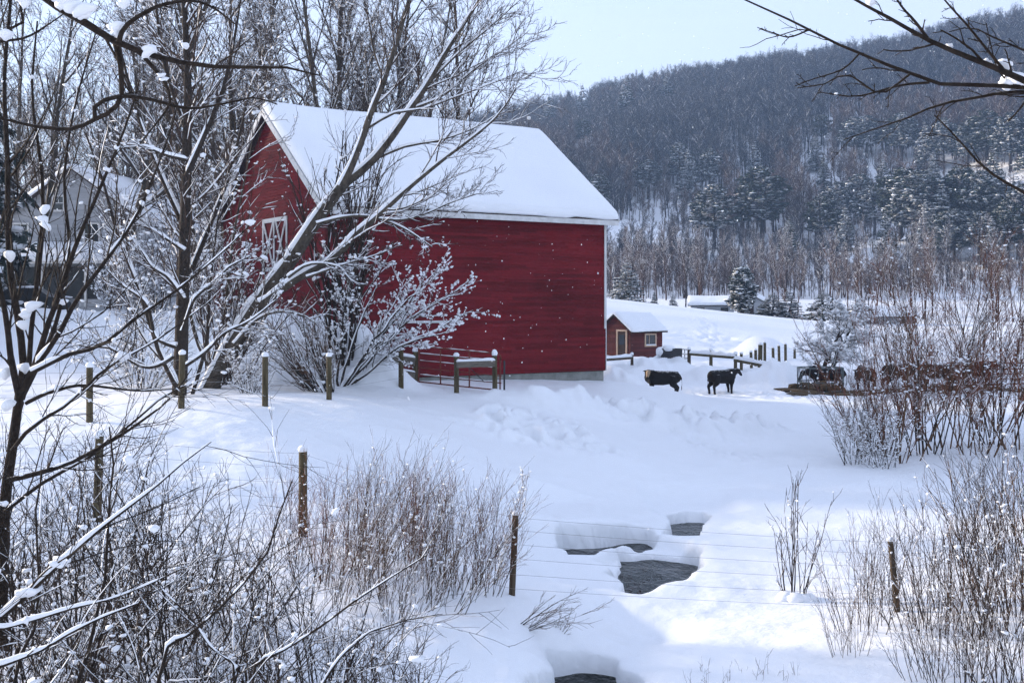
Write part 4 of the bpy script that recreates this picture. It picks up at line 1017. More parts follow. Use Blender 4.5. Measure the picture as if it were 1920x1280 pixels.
def clumps(mb, pts, rng, n, s, fine=False, flat=.75, lo=0):
    P_ = pts[:, lo:].reshape(-1, 3)
    if len(P_) == 0 or n == 0: return
    i = rng.integers(0, len(P_), n); sz = rng.uniform(s[0], s[1], n) * rng.uniform(.5, 1, n)
    S = np.stack([sz * rng.uniform(.8, 1.3, n), sz * rng.uniform(.8, 1.3, n), sz * flat * rng.uniform(.8, 1.3, n)], 1)
    C = P_[i]; C = C + np.stack([np.zeros(n), np.zeros(n), sz * .3], 1)
    S[:, 0] *= rng.uniform(.6, 1.7, n)
    mb.blobs(C, S, rng, fine, .06 if fine else .15, wedge=.4)
def spline(P_, n):
    P_ = np.array(P_, float); m = len(P_)
    d = np.concatenate([[0], np.cumsum(np.linalg.norm(np.diff(P_, axis=0), axis=1))]); u = np.linspace(0, d[-1], n)
    E = np.concatenate([[2 * P_[0] - P_[1]], P_, [2 * P_[-1] - P_[-2]]])
    k = np.clip(np.searchsorted(d, u, side='right') - 1, 0, m - 2); t = ((u - d[k]) / np.maximum(d[k + 1] - d[k], 1e-9))[:, None]
    a, b, c, e = E[k], E[k + 1], E[k + 2], E[k + 3]
    return .5 * (2 * b + (c - a) * t + (2 * a - 5 * b + 4 * c - e) * t ** 2 + (3 * b - a - 3 * c + e) * t ** 3)
def trace(L_, Y, n=14, r0=.1, r1=.02):
    """limb followed in the photograph: [(px, py[, dY]) ...] at distance Y"""
    P_ = spline([W(q[0], q[1], Y + (q[2] if len(q) > 2 else 0)) for q in L_], n)
    return P_, np.linspace(r0, r1, n)

def tree_parts(root, thick, fine, snow, m_trunk, m_twig, names=('trunk', 'crown', 'crown_snow'), org=None):
    for mb, nm, mt, sm in ((thick, names[0], m_trunk, True), (fine, names[1], m_twig, False), (snow, names[2], M['snow_soft'], True)):
        if mb is None or not mb.V: continue
        if org is not None: mb.V = [v - np.array(org) for v in mb.V]
        o = mb.build(nm, mt, root, smooth=sm)
        if nm != names[0]: o['kind'] = 'stuff'

def bare_tree(rng, Ht=20, r0=.22, n1=16, k2=7, k3=6, k4=3, up=.06, ang=(.45, .85), t0=.25, snow=.22, twig=.010, lean=(0, 0), forks=1, clump=(0, .05, .1), fine_seg=3, len1=.42):
    thick, fine, sn = MB(), MB(), MB()
    D = np.array([[lean[0] + rng.normal(0, .06) + (f - (forks - 1) / 2) * .18, lean[1] + rng.normal(0, .08), 1] for f in range(forks)])
    P0 = np.array([[(f - (forks - 1) / 2) * r0 * 1.2, 0, -.4] for f in range(forks)])
    Lt = Ht * rng.uniform(.85, 1.05, forks)
    tp, tr = grow(P0, D, Lt, np.full(forks, r0), 14, rng, .045, .01, .12)
    tr[:, 0] *= 1.45; tr[:, 1] *= 1.1
    thick.tubes(tp, tr, 8)
    p, d, L, r = sprout(tp, tr, Lt, n1, rng, t0, .97, ang, (len1 * .7, len1 * 1.15), (.4, .65), twig, .55)
    p1, r1 = grow(p, d, L, r, 9, rng, .09, up, .25); thick.tubes(p1, r1, 5); snow_on(sn, p1, r1, rng, snow)
    p, d, L2, r = sprout(p1, r1, L, k2, rng, .15, 1, (.4, .8), (.3, .6), (.4, .65), twig, .45)
    p2, r2 = grow(p, d, L2, r, 6, rng, .11, up * .9, .4); fine.tubes(p2, r2, 4); snow_on(sn, p2, r2, rng, snow, 4)
    p, d, L3, r = sprout(p2, r2, L2, k3, rng, .15, 1, (.4, .8), (.35, .65), (.5, .8), twig * .8, .4)
    p3, r3 = grow(p, d, L3, r, fine_seg, rng, .13, up * .8, .5); fine.tubes(p3, r3, 3); snow_on(sn, p3, r3, rng, snow * .8, 3, .6)
    last = p3
    if k4:
        p, d, L4, r = sprout(p3, r3, L3, k4, rng, .2, 1, (.4, .8), (.4, .7), (.6, .9), twig * .7, .3)
        p4, r4 = grow(p, d, L4, r, 2, rng, .13, up * .5, .5); fine.tubes(p4, r4, 3); last = p4
    clumps(sn, last, rng, clump[0], clump[1:], False, .8, 1)
    return thick, fine, sn

rng = np.random.default_rng(77)
# ---- bare trees behind the barn and round the house
protos = []
for k in range(4):
    thick, fine, sn = bare_tree(np.random.default_rng(100 + k), Ht=21 + k, r0=.20 + .02 * k, n1=[18, 15, 20, 16][k], k2=7, k3=6, k4=3, up=[.07, .05, .08, .06][k], t0=.2, snow=.24, twig=.015, forks=[1, 2, 1, 2][k], clump=(250, .05, .11), len1=[.40, .36, .40, .34][k])
    protos.append((thick.mesh('trunk', True), fine.mesh('crown'), sn.mesh('crown_snow', True)))
def place_tree(pr, loc, rz, sc, label, cat, group, name, mats):
    t = thing(name, label, cat, loc, rz, group); t.scale = (sc,) * 3 if np.isscalar(sc) else sc
    for me, nm, mt in zip(pr, ('trunk', 'crown', 'crown_snow'), mats):
        if me is None: continue
        o = obj(nm, me, mt, t)
        if nm != 'trunk': o['kind'] = 'stuff'
    return t
bark_set = (M['bark_grey'], M['twig_frost'], M['snow_soft'])
spots = [(-70, 66), (55, 66), (205, 64), (20, 86), (75, 95), (150, 98), (215, 100), (300, 90), (345, 80), (385, 72), (432, 64), (480, 71), (520, 66), (566, 73), (610, 68), (655, 75), (700, 69), (748, 76), (790, 70), (835, 78), (870, 74), (905, 84)]
for i, (px, Y) in enumerate(spots):
    p = on_ground(px, Y); rr_ = np.random.default_rng(i * 7 + 1)
    sc = rr_.uniform(.9, 1.15) * (1.0 if px < 850 else .72)
    if 100 < px < 300 and Y < 66: sc *= 1.0
    place_tree(protos[i % 4], p - [0, 0, .1], rr_.uniform(0, 6.28), sc, 'tall bare snow laced tree rising beside the white farmhouse' if px < 330 else ('tall bare snow laced tree rising above the barn gable peak' if px < 560 else 'tall bare snow laced tree rising behind the middle of the barn roof' if px < 760 else 'bare snow laced tree rising behind the far end of the barn roof'), 'tree', 'bare trees by the farmhouse' if px < 330 else 'bare trees behind the red barn', 'bare_tree', bark_set)
# woods farther back on the left
for i in range(22):
    rr_ = np.random.default_rng(500 + i); px = -120 + i * 48 + rr_.uniform(-20, 20); Y = rr_.uniform(95, 150)
    p = on_ground(px, Y); place_tree(protos[(i + 1) % 4], p - [0, 0, .2], rr_.uniform(0, 6.28), rr_.uniform(.75, 1.0) * (1.0 if px < 800 else .8), 'bare tree in the distant wood beyond the barn and house', 'tree', 'distant wood beyond the barn', 'bare_tree', bark_set)

# ---- the leaning tree in front of the gable: limbs followed in the photograph
LY = 36.0
rng = np.random.default_rng(31)
lb = W(392, 728, LY); lb[2] = H(lb[0], LY)
lt = thing('leaning_tree', 'big leaning bare tree with snow lined limbs reaching across the barn roof', 'tree', lb)
limbs = [
 ([(385, 745), (405, 705), (440, 640), (490, 560), (545, 488), (590, 418), (630, 362), (650, 338)], 0, .30, .17, 16),
 ([(640, 350), (662, 305), (682, 252), (700, 200), (722, 145), (750, 60), (772, -20), (800, -120)], -.6, .12, .03, 14),
 ([(645, 345), (695, 305), (738, 252), (770, 205), (802, 158), (835, 100), (880, 30), (930, -50)], .3, .14, .03, 14),
 ([(490, 570), (560, 520), (628, 482), (668, 438), (705, 408), (760, 358), (830, 300), (890, 255), (935, 215), (968, 165)], -.9, .13, .02, 18),
 ([(594, 420), (622, 412), (660, 405), (705, 408), (760, 430), (810, 463)], -.5, .05, .02, 12),
 ([(705, 410), (755, 412), (800, 400), (845, 380), (900, 362)], -.9, .045, .012, 10),
 ([(540, 520), (575, 497), (612, 495), (645, 508), (652, 548)], -1.2, .05, .012, 10),
 ([(575, 520), (640, 497), (682, 486), (716, 474)], -1.1, .045, .015, 9),
 ([(440, 645), (480, 600), (520, 585), (565, 590), (588, 604)], -.8, .05, .015, 10),
 ([(400, 700), (370, 640), (352, 560), (345, 470), (330, 380)], .6, .07, .02, 12),
 ([(396, 690), (420, 600), (428, 520), (440, 430), (460, 330), (475, 250)], .5, .06, .015, 12),
 ([(700, 300), (760, 275), (830, 262), (900, 235), (960, 195)], .4, .045, .012, 10),
 ([(690, 240), (740, 212), (790, 205), (860, 180), (940, 150), (985, 130)], -.2, .04, .01, 12),
 ([(770, 205), (830, 180), (890, 130), (950, 90), (990, 60)], .3, .04, .01, 12),
 ([(802, 158), (860, 100), (920, 50), (970, 5)], .4, .04, .012, 10),
 ([(720, 150), (700, 90), (690, 30), (670, -40)], -.5, .04, .012, 10),
]
thick, fine, sn = MB(), MB(), MB()
allp, allr, allL = [], [], []
for L_, dy, r0, r1, n in limbs:
    P_, R_ = trace(L_, LY + dy, n, r0, r1)
    if r0 == .30: P_[:, 1] += 0; 
    thick.tubes(P_[None], R_[None], 10 if r0 > .1 else 7)
    Pd = spline(P_, 30); Rd = np.interp(np.linspace(0, 1, 30), np.linspace(0, 1, n), R_)
    snow_on(sn, Pd[None], Rd[None], rng, .30, 8, .95, .2, .16); snow_on(sn, Pd[None], Rd[None] * .9, rng, .30, 8, .95, .2, .16)
    allp.append(spline(P_, 15)); allr.append(np.interp(np.linspace(0, 1, 15), np.linspace(0, 1, n), R_)); allL.append(np.linalg.norm(np.diff(P_, axis=0), axis=1).sum())
A = np.array(allp); Ar = np.array(allr); AL = np.array(allL)
def limb_twigs(A, Ar, AL, k, t0, ang, ls, lcap=2.2, up=.05, k3=6, k4=3, tw=.007, snow=.2):
    p, d, L, r = sprout(A, Ar, AL, k, rng, t0, 1, ang, ls, (.25, .4), tw * 1.5, .35); L = np.minimum(L, lcap); r = np.minimum(r, .03)
    p2, r2 = grow(p, d, L, r, 7, rng, .11, up, .3); fine.tubes(p2, r2, 5); snow_on(sn, p2, r2, rng, snow * 1.2, 5, .85)
    p, d, L3, r = sprout(p2, r2, L, k3, rng, .15, 1, (.4, .8), (.3, .55), (.5, .75), tw, .35)
    p3, r3 = grow(p, d, L3, r, 4, rng, .13, up, .5); fine.tubes(p3, r3, 4); snow_on(sn, p3, r3, rng, snow, 4, .7)
    p, d, L4, r = sprout(p3, r3, L3, k4, rng, .2, 1, (.4, .8), (.35, .65), (.6, .85), tw * .75, .3)
    p4, r4 = grow(p, d, L4, r, 3, rng, .13, up, .5); fine.tubes(p4, r4, 3)
    return p4
up_ = [1, 2, 3, 5, 11, 12, 13, 14, 15]
e = limb_twigs(A[up_], Ar[up_], AL[up_], 13, .3, (.35, .8), (.22, .5), 2.6, .06, 7, 4, .008)
lo_ = [4, 6, 7, 8, 9, 10]
e2 = limb_twigs(A[lo_], Ar[lo_], AL[lo_], 12, .3, (.4, .9), (.25, .5), 1.8, .05, 7, 3, .008)
e3 = limb_twigs(A[:1], Ar[:1], AL[:1], 26, .15, (.6, 1.2), (.1, .25), 1.6, .10, 6, 3, .008)
clumps(sn, np.concatenate([e2, e3]), rng, 260, (.03, .07), False, .85, 1); clumps(sn, e, rng, 150, (.02, .05), False, .85, 1)
# loose young shoots crossing the gable
for (bx, n_, tilt) in ((405, 20, .35), (430, 16, .2)):
    b0 = W(bx, 715, LY); nS = n_
    P0 = np.tile(b0, (nS, 1)) + rng.normal(0, .25, (nS, 3)) * [1, .6, .3]; P0[:, 2] = b0[2] - .1
    Dd = np.stack([rng.normal(tilt, .35, nS), rng.normal(0, .2, nS), np.ones(nS)], 1); Ls = rng.uniform(2.5, 6.5, nS)
    p0, r0_ = grow(P0, Dd, Ls, rng.uniform(.012, .03, nS), 9, rng, .05, .03, .3); fine.tubes(p0, r0_, 5); snow_on(sn, p0, r0_, rng, .22, 4, .6, .12)
    p, d, L3, r = sprout(p0, r0_, Ls, 9, rng, .2, 1, (.35, .8), (.15, .35), (.5, .75), .007, .3)
    p3, r3 = grow(p, d, L3, r, 4, rng, .1, .04, .5); fine.tubes(p3, r3, 3); snow_on(sn, p3, r3, rng, .2, 3, .5, .15); clumps(sn, p3, rng, 140, (.03, .075), False, .9, 1)
tree_parts(lt, thick, fine, sn, M['bark_grey'], M['twig'], org=lb)

# ---- the upright dark tree left of it
TY = 31.0
tb = W(338, 745, TY); tb[2] = H(tb[0], TY)
t2 = thing('upright_tree', 'dark upright tree with many snowy limbs beside the leaning tree', 'tree', tb)
thick, fine, sn = MB(), MB(), MB()
limbs = [
 ([(334, 760), (338, 700), (341, 600), (346, 450), (350, 300), (352, 150), (345, 0), (340, -150)], 0, .20, .05, 18),
 ([(332, 725), (300, 660), (278, 592), (245, 500), (215, 420), (190, 330), (160, 250)], -.6, .09, .02, 14),
 ([(330, 650), (292, 632), (275, 570), (230, 535), (200, 505)], -.9, .06, .02, 12),
 ([(326, 668), (300, 684), (270, 688), (238, 672), (205, 652), (165, 650), (120, 640)], -1.2, .055, .015, 14),
 ([(344, 560), (315, 520), (285, 500), (265, 470), (240, 440)], -.5, .055, .015, 10),
 ([(346, 540), (370, 480), (395, 420), (425, 340), (450, 250), (470, 160)], .4, .08, .02, 14),
 ([(348, 430), (320, 370), (290, 300), (260, 220), (235, 130), (215, 40)], .3, .08, .02, 14),
 ([(350, 330), (385, 250), (420, 160), (440, 70), (455, -30)], -.3, .08, .02, 12),
 ([(352, 250), (320, 160), (300, 80), (290, -30)], .6, .07, .02, 12),
 ([(341, 690), (385, 660), (420, 625), (470, 600), (520, 560)], -1.0, .05, .015, 12),
 ([(342, 620), (365, 560), (400, 530), (430, 500), (470, 480)], -.7, .05, .015, 10),
 ([(336, 735), (320, 690), (290, 660), (262, 620), (240, 560), (205, 470)], .8, .05, .015, 12),
 ([(345, 470), (300, 440), (262, 420), (225, 408), (200, 400)], -.4, .045, .015, 10),
 ([(350, 300), (310, 290), (270, 275), (225, 270), (200, 262)], -.8, .05, .012, 10),
 ([(360, 740), (375, 690), (388, 640), (392, 560), (400, 480), (410, 400)], .5, .06, .02, 12),
]
allp, allr, allL = [], [], []
for L_, dy, r0, r1, n in limbs:
    P_, R_ = trace(L_, TY + dy * 1.2, n, r0, r1); thick.tubes(P_[None], R_[None], 9 if r0 > .1 else 6)
    Pd = spline(P_, 28); Rd = np.interp(np.linspace(0, 1, 28), np.linspace(0, 1, n), R_)
    snow_on(sn, Pd[None], Rd[None], rng, .32, 8, .92, .2, .14); snow_on(sn, Pd[None], Rd[None] * .9, rng, .3, 8, .9, .2, .14)
    allp.append(spline(P_, 15)); allr.append(np.interp(np.linspace(0, 1, 15), np.linspace(0, 1, n), R_)); allL.append(np.linalg.norm(np.diff(P_, axis=0), axis=1).sum())
A = np.array(allp); Ar = np.array(allr); AL = np.array(allL)
e = limb_twigs(A[1:], Ar[1:], AL[1:], 11, .2, (.35, .8), (.25, .5), 2.4, .05, 7, 3, .008)
e3 = limb_twigs(A[:1], Ar[:1], AL[:1], 40, .2, (.5, 1.0), (.12, .25), 2.6, .07, 7, 3, .008)
clumps(sn, np.concatenate([e, e3]), rng, 700, (.03, .07), False, .85, 1)
tree_parts(t2, thick, fine, sn, M['bark_dark'], M['twig'], org=tb)

# ------------------------------------------------------------------ shrubs
def shrub(rng, n=22, Ht=2.2, spread=.35, base=.25, r=.012, k1=6, k2=3, up=.03, tw=.0045, snow=.16, ncl=60, cl=(.03, .07), lean=(0, 0), ang=(.3, .7), ls=(.22, .45), wob=.06, fine_cl=False, cover=.6, k3=0):
    st, fn, sn = MB(), MB(), MB()
    a = rng.uniform(0, 6.283, n); q = np.sqrt(rng.random(n))
    P0 = np.stack([np.cos(a) * q * base, np.sin(a) * q * base, np.full(n, -.25)], 1)
    D = np.stack([np.cos(a) * q * spread + rng.normal(0, spread * .35, n) + lean[0], np.sin(a) * q * spread + rng.normal(0, spread * .35, n) + lean[1], np.ones(n)], 1)
    L = Ht * rng.uniform(.55, 1.08, n)
    p0, r0 = grow(P0, D, L, r * rng.uniform(.7, 1.3, n), 9, rng, wob, up, .3); st.tubes(p0, r0, 5); snow_on(sn, p0, r0, rng, snow, 5, cover, .22)
    p, d, L1, rr1 = sprout(p0, r0, L, k1, rng, .15, .97, ang, ls, (.45, .7), tw, .35)
    p1, r1 = grow(p, d, L1, rr1, 5, rng, wob * 1.3, up, .45); fn.tubes(p1, r1, 4); snow_on(sn, p1, r1, rng, snow, 4, cover, .2)
    p, d, L2, rr2 = sprout(p1, r1, L1, k2, rng, .2, .97, ang, (.3, .6), (.6, .85), tw * .8, .3)
    p2, r2 = grow(p, d, L2, rr2, 3, rng, wob * 1.5, up, .5); fn.tubes(p2, r2, 3); last = p2
    if k3:
        snow_on(sn, p2, r2, rng, snow, 3, cover, .2)
        p, d, L3, rr3 = sprout(p2, r2, L2, k3, rng, .2, .97, ang, (.4, .7), (.6, .9), tw * .7, .3)
        p3, r3 = grow(p, d, L3, rr3, 2, rng, wob * 1.5, up, .5); fn.tubes(p3, r3, 3); last = p3
    if ncl:
        clumps(sn, p1, rng, ncl // 2, cl, fine_cl, .8, 1); clumps(sn, last, rng, ncl - ncl // 2, cl, fine_cl, .8, 1)
        clumps(sn, p0[:, 2:6], rng, ncl // 6, (cl[0] * 1.3, cl[1] * 1.3), fine_cl, .8, 0)
    return st.mesh('stems', True), fn.mesh('twigs'), (sn.mesh('snow_clumps', True) if sn.V else None)
def place_shrub(ms, loc, rz, sc, label, group, mats, name='shrub'):
    t = thing(name, label, 'shrub', loc, rz, group); t.scale = (sc,) * 3 if np.isscalar(sc) else sc
    for me, nm, mt in zip(ms, ('stems', 'twigs', 'snow_clumps'), mats):
        if me is not None:
            o = obj(nm, me, mt, t)
            if nm != 'stems': o['kind'] = 'stuff'
    return t
DARK = (M['bark_dark'], M['twig'], M['snow_soft']); TAN = (M['bark_dark'], M['twig_tan'], M['snow_soft']); RED = (M['twig_tan'], M['twig_red'], M['snow_soft']); BLK = (M['bark_black'], M['bark_black'], M['snow_soft'])
R_ = np.random.default_rng
# white bush by the fence, leaning right
p = on_ground(648, 37.0)
BY = 37.0; bb = np.array(p)
wb_ = thing('snowy_bush', 'snow plastered bush leaning right before the red wall', 'shrub', bb)
thick, fine, sn = MB(), MB(), MB(); rng = R_(33)
limbs = [
 [(640, 732), (665, 700), (700, 668), (745, 622), (790, 580), (835, 545), (868, 522)], [(642, 732), (668, 690), (712, 640), (760, 580), (800, 530), (830, 494)],
 [(646, 730), (680, 695), (715, 668), (745, 650)], [(640, 732), (660, 690), (692, 630), (722, 565), (742, 505)], [(638, 732), (648, 680), (668, 610), (685, 550), (694, 510)],
 [(648, 730), (700, 690), (765, 645), (825, 606), (878, 582)], [(650, 730), (700, 690), (760, 650), (820, 625), (850, 612)], [(640, 730), (672, 672), (726, 600), (780, 545), (818, 512)],
 [(644, 732), (690, 690), (740, 650), (800, 600), (850, 566)], [(636, 732), (634, 680), (640, 620), (645, 560)], [(642, 730), (676, 685), (720, 645), (760, 605), (792, 556)]]
allp, allr, allL = [], [], []
for j, L_ in enumerate(limbs):
    P_, R2 = trace(L_, BY + rng.uniform(-.9, .9) * .5, 12, rng.uniform(.032, .05), .010); P_[:, 1] += np.linspace(0, rng.normal(0, .7), 12)
    P_[1:] += np.cumsum(rng.normal(0, .05, (11, 3)), 0); thick.tubes(P_[None], R2[None], 7); Pd = spline(P_, 26); Rd = np.interp(np.linspace(0, 1, 26), np.linspace(0, 1, 12), R2)
    for _ in range(2): snow_on(sn, Pd[None], Rd[None], rng, .26, 7, .85, .15, .09)
    allp.append(spline(P_, 15)); allr.append(np.interp(np.linspace(0, 1, 15), np.linspace(0, 1, 12), R2)); allL.append(3.0)
A = np.array(allp); Ar = np.array(allr); AL = np.array(allL)
p1_, d, L, r = sprout(A, Ar, AL, 17, rng, .25, 1, (.35, .9), (.18, .42), (.35, .5), .008, .3)
p2, r2 = grow(p1_, d, L, r, 6, rng, .15, .03, .4); fine.tubes(p2, r2, 4); snow_on(sn, p2, r2, rng, .26, 4, .7, .12)
p1_, d, L3, r = sprout(p2, r2, L, 5, rng, .2, 1, (.3, .7), (.25, .5), (.5, .75), .006, .3)
p3, r3 = grow(p1_, d, L3, r, 3, rng, .12, .04, .5); fine.tubes(p3, r3, 3)
clumps(sn, p3, rng, 2800, (.018, .045), False, 1.2, 1); snow_on(sn, p3, r3, rng, .26, 3, .6, .1)
tree_parts(wb_, thick, fine, sn, M['bark_dark'], M['twig'], ('stems', 'twigs', 'snow_clumps'), org=bb)
ms = shrub(R_(4), 34, 3.0, .55, .3, .022, 7, 3, .02, .007, .2, 120, (.03, .06), (-.55, -.1))
place_shrub(ms, on_ground(612, 36), 0, 1.0, 'thin bare bush fanning left beside the snow plastered bush', None, TAN)
ms = shrub(R_(5), 16, 7.2, .12, .35, .05, 8, 5, .03, .008, .2, 160, (.03, .08), (0, 0), (.25, .55), (.2, .4))
place_shrub(ms, on_ground(640, 38.2), 0, 1.0, 'tall thin sapling clump rising up past the barn eave', None, DARK)
ms = shrub(R_(6), 24, 3.0, .5, .5, .02, 7, 4, .02, .008, .26, 420, (.03, .08), (0, 0), cover=.8)
for i, (px, Y, sc, lab) in enumerate([(265, 35, .9, 'snowy shrub between the upright tree and the house bank'), (470, 33.5, .5, 'small scrubby bush at the foot of the leaning tree')]):
    place_shrub(ms, on_ground(px, Y), i * 1.3, sc, lab, None, TAN if i == 3 else DARK)
ms = shrub(R_(61), 22, 3.6, .55, .5, .02, 7, 4, .02, .008, .28, 500, (.04, .10), (0, 0), cover=.8)
for i, (px, Y, sc) in enumerate([(215, 47, .8), (290, 47, 1.0), (395, 42, 1.0)]):
    place_shrub(ms, on_ground(px, Y), i * 1.9 + .4, sc, 'snow speckled bush growing on the ploughed bank by the house', 'bushes on the ploughed bank', DARK)

# ---- dark tree at the left, near the camera
FY = 11.0
fb = W(4, 1180, FY); fb[2] = H(fb[0], FY)
ft = thing('dark_shrub_tree', 'dark many stemmed small tree near the left fence post', 'tree', fb)
thick, fine, sn = MB(), MB(), MB(); rng = R_(41)
limbs = [
 ([(0, 1230), (4, 1040), (10, 930), (24, 830), (36, 740)], 0, .075, .05, 10),
 ([(36, 745), (20, 670), (12, 600), (-4, 520), (-15, 420), (-10, 300)], -.2, .04, .012, 12),
 ([(36, 740), (44, 680), (34, 600), (20, 517), (15, 430), (14, 300), (8, 150), (20, 0), (25, -80)], .2, .045, .014, 16),
 ([(38, 740), (66, 685), (86, 618), (112, 550), (142, 460), (182, 366), (238, 230), (262, 150)], -.2, .038, .008, 14),
 ([(64, 690), (108, 630), (146, 558), (202, 484), (258, 400), (314, 262), (335, 190)], -.5, .03, .006, 14),
 ([(60, 698), (130, 664), (190, 648), (250, 600), (330, 545), (420, 470), (470, 420)], -.8, .025, .005, 14),
 ([(48, 756), (100, 732), (156, 722), (215, 728), (270, 733), (330, 728)], -.7, .022, .005, 12),
 ([(22, 845), (60, 800), (130, 755), (200, 690), (290, 640), (400, 560)], -.9, .022, .005, 12),
 ([(14, 900), (60, 890), (130, 868), (210, 826), (270, 786), (322, 744), (360, 690)], -.6, .03, .005, 14),
 ([(8, 960), (80, 905), (160, 860), (240, 800), (320, 735), (420, 700)], -.3, .022, .005, 12),
 ([(30, 790), (52, 700), (60, 600), (75, 480), (80, 340), (60, 180), (70, 40)], .5, .035, .010, 14),
 ([(34, 760), (100, 620), (130, 480), (120, 340), (140, 200), (180, 60)], .6, .03, .008, 14),
]
allp, allr, allL = [], [], []
for L_, dy, r0, r1, n in limbs:
    P_, Rr = trace(L_, FY + dy, n, r0 * .85, r1 * .85); thick.tubes(P_[None], Rr[None], 7)
    Pd = spline(P_, 30); Rd = np.interp(np.linspace(0, 1, 30), np.linspace(0, 1, n), Rr); snow_on(sn, Pd[None], Rd[None], rng, .2, 6, .55, .3, .06)
    allp.append(spline(P_, 15)); allr.append(np.interp(np.linspace(0, 1, 15), np.linspace(0, 1, n), Rr)); allL.append(np.linalg.norm(np.diff(P_, axis=0), axis=1).sum())
A = np.array(allp); Ar = np.array(allr); AL = np.array(allL)
p, d, L, r = sprout(A[1:], Ar[1:], AL[1:], 11, rng, .1, 1, (.3, .8), (.18, .42), (.3, .5), .003, .35); L = np.minimum(L, .9)
p2, r2 = grow(p, d, L, r, 6, rng, .09, .03, .4); fine.tubes(p2, r2, 4); snow_on(sn, p2, r2, rng, .13, 4, .5)
p, d, L3, r = sprout(p2, r2, L, 5, rng, .15, 1, (.35, .8), (.3, .55), (.5, .8), .0022, .35)
p3, r3 = grow(p, d, L3, r, 4, rng, .1, .02, .5); fine.tubes(p3, r3, 3)
clumps(sn, A[1:], rng, 20, (.02, .045), True, .9, 2); clumps(sn, p2, rng, 26, (.012, .03), True, .9, 1)
for (px, py, s) in [(84, 392, .05), (80, 412, .045), (88, 425, .04), (60, 575, .06), (48, 590, .05), (42, 610, .045), (20, 480, .05), (8, 700, .06), (45, 690, .05), (15, 760, .06)]:
    q = W(px, py, FY - .15); sn.blobs([q], np.array([[s * 1.15, s * .9, s * .95]]), rng, True, .05, wedge=.4)
tree_parts(ft, thick, fine, sn, M['bark_black'], M['bark_black'], org=fb)

# ---- snowy limbs in the lower left corner
NY = 7.2
nb = W(-160, 1330, NY); nb[2] = H(nb[0], NY)
nt = thing('snowy_limb_shrub', 'near shrub whose thick slanting limb carries a long ridge of snow', 'shrub', nb)
thick, fine, sn = MB(), MB(), MB()
gz = lambda px: (px, 577 + (HC - H((px - 960) / F * NY, NY) + .15) / NY * F)
limbs = [
 ([gz(-170), (-120, 1260), (-40, 1192), (0, 1160), (54, 1112), (106, 1063), (170, 1007), (212, 972), (281, 921), (345, 866), (396, 828)], 0, .034, .003, 20, 1.25),
 ([gz(-170), (-100, 1240), (0, 1180), (70, 1160), (116, 1144), (197, 1126), (281, 1094), (340, 1066)], -.2, .022, .004, 16, 1.1),
 ([gz(250), (292, 1285), (342, 1203), (388, 1164), (432, 1118), (476, 1072), (506, 1026), (522, 970), (548, 900)], .2, .02, .004, 16, .9),
 ([gz(110), (144, 1285), (170, 1210), (184, 1140), (198, 1076), (204, 953), (213, 880), (205, 800)], .2, .022, .005, 16, .4),
 ([gz(-150), (-60, 1300), (40, 1240), (110, 1200), (160, 1170), (260, 1130)], -.5, .022, .005, 14, 1.2),
 ([gz(420), (470, 1290), (530, 1220), (600, 1175), (660, 1130), (720, 1090), (800, 1040)], .5, .018, .004, 14, .8),
 ([gz(420), (440, 1280), (400, 1220), (360, 1160), (300, 1100), (270, 1040)], .4, .015, .004, 14, .8),
 ([gz(560), (600, 1290), (640, 1230), (700, 1180), (770, 1160), (830, 1150)], .8, .014, .003, 14, .8),
 ([gz(0), (20, 1300), (60, 1200), (75, 1080), (65, 980), (80, 880)], .1, .018, .005, 14, .3),
]
allp, allr, allL = [], [], []
for L_, dy, r0, r1, n, sk in limbs:
    P_, Rr = trace(L_, NY + dy, n, r0, r1); thick.tubes(P_[None], Rr[None], 8)
    Pd = spline(P_, 60); Rd = np.interp(np.linspace(0, 1, 60), np.linspace(0, 1, n), Rr)
    k_ = .24 * sk
    for _ in range(2): snow_on(sn, Pd[None], Rd[None], rng, k_ * rng.uniform(.8, 1.2), 8, .85 if sk > 1 else .5, .2, .085)
    allp.append(spline(P_, 15)); allr.append(np.interp(np.linspace(0, 1, 15), np.linspace(0, 1, n), Rr)); allL.append(np.linalg.norm(np.diff(P_, axis=0), axis=1).sum())
A = np.array(allp); Ar = np.array(allr); AL = np.array(allL)
p, d, L, r = sprout(A, Ar, AL, 12, rng, .12, 1, (.35, .9), (.2, .45), (.3, .5), .0025, .3); L = np.minimum(L, .75)
p2, r2 = grow(p, d, L, r, 6, rng, .09, .04, .4); fine.tubes(p2, r2, 4); snow_on(sn, p2, r2, rng, .12, 4, .45)
p, d, L3, r = sprout(p2, r2, L, 5, rng, .15, 1, (.35, .8), (.3, .55), (.5, .8), .0018, .35)
p3, r3 = grow(p, d, L3, r, 4, rng, .1, .03, .5); fine.tubes(p3, r3, 3); clumps(sn, p2, rng, 70, (.012, .035), True, .8, 1); clumps(sn, A[:2, :11], rng, 22, (.03, .055), True, .7, 3)
for (px, py, s) in [(54, 1108, .03), (106, 1058, .03)]:
    q = W(px, py, NY - .2); sn.blobs([q], np.array([[s * 1.3, s, s * .7]]), rng, True, .05, wedge=.3)
tree_parts(nt, thick, fine, sn, M['bark_black'], M['bark_black'], ('stems', 'twigs', 'snow_ridges'), org=nb)

